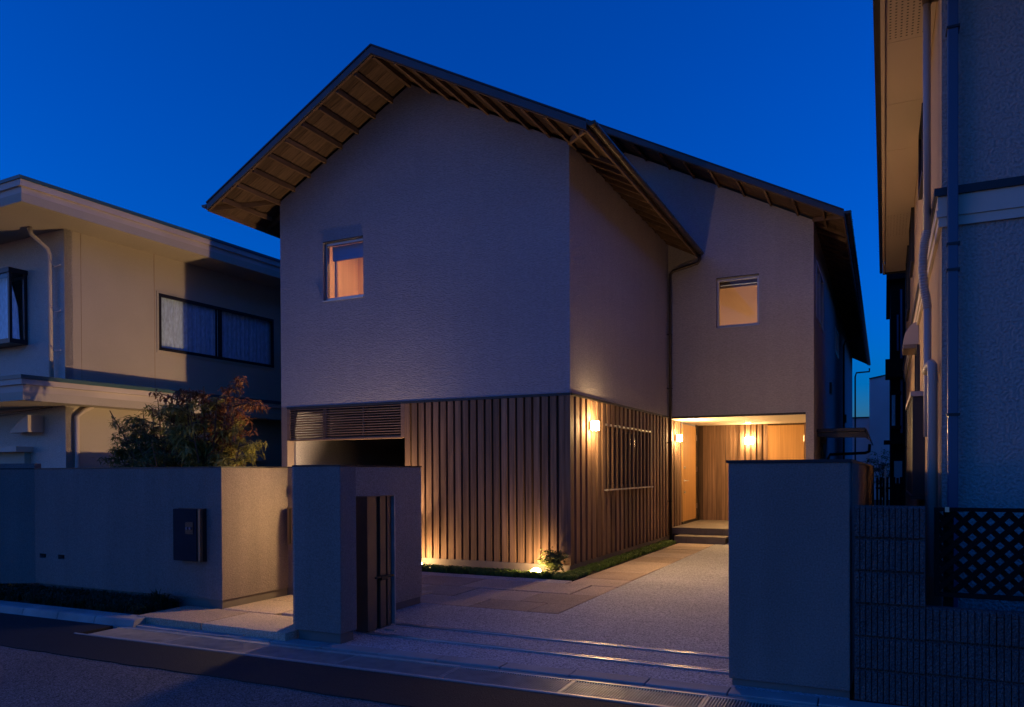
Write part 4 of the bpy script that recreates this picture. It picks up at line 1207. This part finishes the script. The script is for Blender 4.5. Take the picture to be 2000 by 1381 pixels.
def shrub(name, label, cat, base, stems, hgt, spread_, nleaf, size, wid, mt, blob, seed, droop=0.5, lean=(0, 0)):
    rg = random.Random(seed)
    t = thing(name, label, cat, base)
    st_ = MB()
    fo = MB()
    bx, by, bz = base
    for i in range(stems):
        az = rg.uniform(0, 2 * math.pi)
        rr = spread_ * math.sqrt(rg.random())
        tip = Vector((bx + lean[0] + rr * math.cos(az), by + lean[1] + rr * math.sin(az) * 0.8, bz + hgt * rg.uniform(0.72, 1.0)))
        p0 = Vector((bx + rg.uniform(-0.08, 0.08) * spread_ * 2, by + rg.uniform(-0.08, 0.08), bz))
        mid = p0.lerp(tip, 0.5) + Vector((rg.uniform(-.06, .06), rg.uniform(-.06, .06), hgt * 0.08)) * spread_ * 2
        r0 = 0.012 * hgt
        st_.tube([p0, p0.lerp(mid, 0.6), mid, tip], [r0, r0 * .8, r0 * .6, r0 * .2], 5)
        # side twigs
        for k in range(9):
            f = rg.uniform(0.25, 1.0)
            q0 = p0.lerp(mid, f * 2) if f < 0.5 else mid.lerp(tip, f * 2 - 1)
            a2 = rg.uniform(0, 2 * math.pi)
            ln = blob * rg.uniform(1.0, 2.6)
            q1 = q0 + Vector((math.cos(a2) * ln, math.sin(a2) * ln, rg.uniform(-0.1, 0.5) * ln))
            st_.tube([q0, q0.lerp(q1, 0.5) + Vector((0, 0, 0.02)), q1], [r0 * .35, r0 * .25, r0 * .12], 4)
            nn = nleaf // (stems * 9)
            for h in range(nn):
                c = q0.lerp(q1, rg.uniform(0.2, 1.1))
                leaves(fo, c, 1, (blob * .22, blob * .22, blob * .2), size, wid, droop, rg)
    part('stem', st_, M['bark'], t)
    part('foliage', fo, mt, t, kind='stuff')
    return t
shrub('garden_shrub', 'leafy green garden shrub rising behind the left garden wall', 'shrub', (-10.2, 8.3, 0), 12, 2.62, 0.62, 7000, 0.13, 0.030, M['leaf_dark'], 0.17, 11, 0.7)
shrub('garden_shrub', 'yellow green lit shrub nearest the house behind the left garden wall', 'shrub', (-8.98, 8.25, 0), 12, 2.75, 0.50, 6800, 0.13, 0.030, M['leaf'], 0.15, 12, 0.9)
shrub('maple_tree', 'small maple with reddish leaves at the top, between the green shrubs', 'tree', (-9.35, 8.5, 0), 10, 3.0, 0.62, 5200, 0.105, 0.036, M['leaf_red'], 0.17, 13, 1.0, (0.15, 0))
shrub('low_shrub', 'dense low green shrub just above the left garden wall', 'shrub', (-9.6, 8.0, 0), 14, 2.15, 0.9, 9000, 0.10, 0.026, M['leaf_dark'], 0.14, 14, 0.6)
shrub('maple_tree', 'thin maple branch with dark feathery leaves reaching left over the canopy edge', 'tree', (-10.3, 8.6, 0), 5, 3.0, 0.75, 2400, 0.10, 0.022, M['leaf_dark'], 0.2, 15, 0.9, (-0.3, 0))
shrub('corner_shrub', 'small glossy evergreen shrub beside the ground light at the house corner', 'shrub', (-4.52, 10.72, 0), 9, 0.40, 0.16, 1100, 0.075, 0.030, M['leaf_dark'], 0.05, 21, 0.6)
# berries / reddish low leaves under the shrub
def grass(name, x0, x1, y0, y1, n, h, mt, seed, label, cat='plants', zb_=0.0, fl=0.35, region=None):
    rg = random.Random(seed)
    mb_ = MB()
    cl = [(rg.uniform(x0, x1), rg.uniform(y0, y1)) for _ in range(max(4, n // 22))]
    for _ in range(n):
        c = rg.choice(cl)
        x_, y_ = c[0] + rg.gauss(0, 0.03), c[1] + rg.gauss(0, 0.03)
        if not (x0 <= x_ <= x1 and y0 <= y_ <= y1):
            continue
        if region and not region(x_, y_):
            continue
        az = rg.uniform(0, 2 * math.pi)
        hh_ = h * rg.uniform(0.5, 1.2)
        out = hh_ * rg.uniform(fl, fl + 0.8)
        wd = 0.005 + 0.004 * rg.random()
        d = Vector((math.cos(az), math.sin(az), 0))
        sd = Vector((-d.y, d.x, 0)) * wd
        p0 = Vector((x_, y_, zb_))
        p1 = p0 + d * out * 0.45 + Vector((0, 0, hh_ * 0.8))
        p2 = p0 + d * out + Vector((0, 0, hh_ * (0.9 if rg.random() < .5 else 0.6)))
        mb_.add([p0 - sd, p0 + sd, p1 + sd, p1 - sd, p2], [(0, 1, 2, 3), (3, 2, 4)])
    o = part(name, mb_, mt, None, kind='stuff')
    return tag(o, label, cat)
struct('planting_bed', MB().box(-7.4, -4.1, 10.34, YF, -0.1, -0.008).box(-4.36, -4.056, YF, 16.66, -0.1, -0.008), M['soil'])
grass('ground_cover', -7.3, -4.36, 10.36, 10.66, 5200, 0.085, M['grassl'], 31, 'strip of dwarf grass between the paving and the cladding under the ground lights')
grass('ground_cover', -4.40, -4.08, 10.36, 16.6, 7500, 0.075, M['grassl'], 32, 'strip of dwarf grass along the side path leading to the porch')
struct('verge_bed', MB().box(-13, -7.18, 5.64, 6.23, -0.1, 0.055), M['soil'])
grass('verge_grass', -12.0, -7.25, 5.64, 6.22, 9000, 0.12, M['grassd'], 33, 'dark grassy planting along the foot of the left garden wall', zb_=0.05)
rg = random.Random(5)
g = MB()
for i in range(60):
    az = rg.uniform(0, 6.28)
    o_ = rg.uniform(0.15, 0.32)
    p0 = Vector((-7.45 + rg.gauss(0, .03), 6.05 + rg.gauss(0, .03), 0.05))
    d = Vector((math.cos(az), math.sin(az) * .4, 0))
    sd = Vector((-d.y, d.x, 0)).normalized() * 0.005
    p1 = p0 + d * o_ * .5 + Vector((0, 0, .17))
    p2 = p0 + d * o_ + Vector((0, 0, rg.uniform(.08, .24)))
    g.add([p0 - sd, p0 + sd, p1 + sd, p1 - sd, p2], [(0, 1, 2, 3), (3, 2, 4)])
tag(part('liriope_plant', g, M['grassd'], None), 'tuft of long arching leaves at the right end of the verge planting', 'plant')
shrub('far_shrub', 'sparse shrub in front of the lilac house wall in the narrow gap', 'shrub', (-0.05, 30.0, 0.6), 6, 1.75, 0.6, 700, 0.12, 0.05, M['leaf_dark'], 0.16, 41, 0.6)
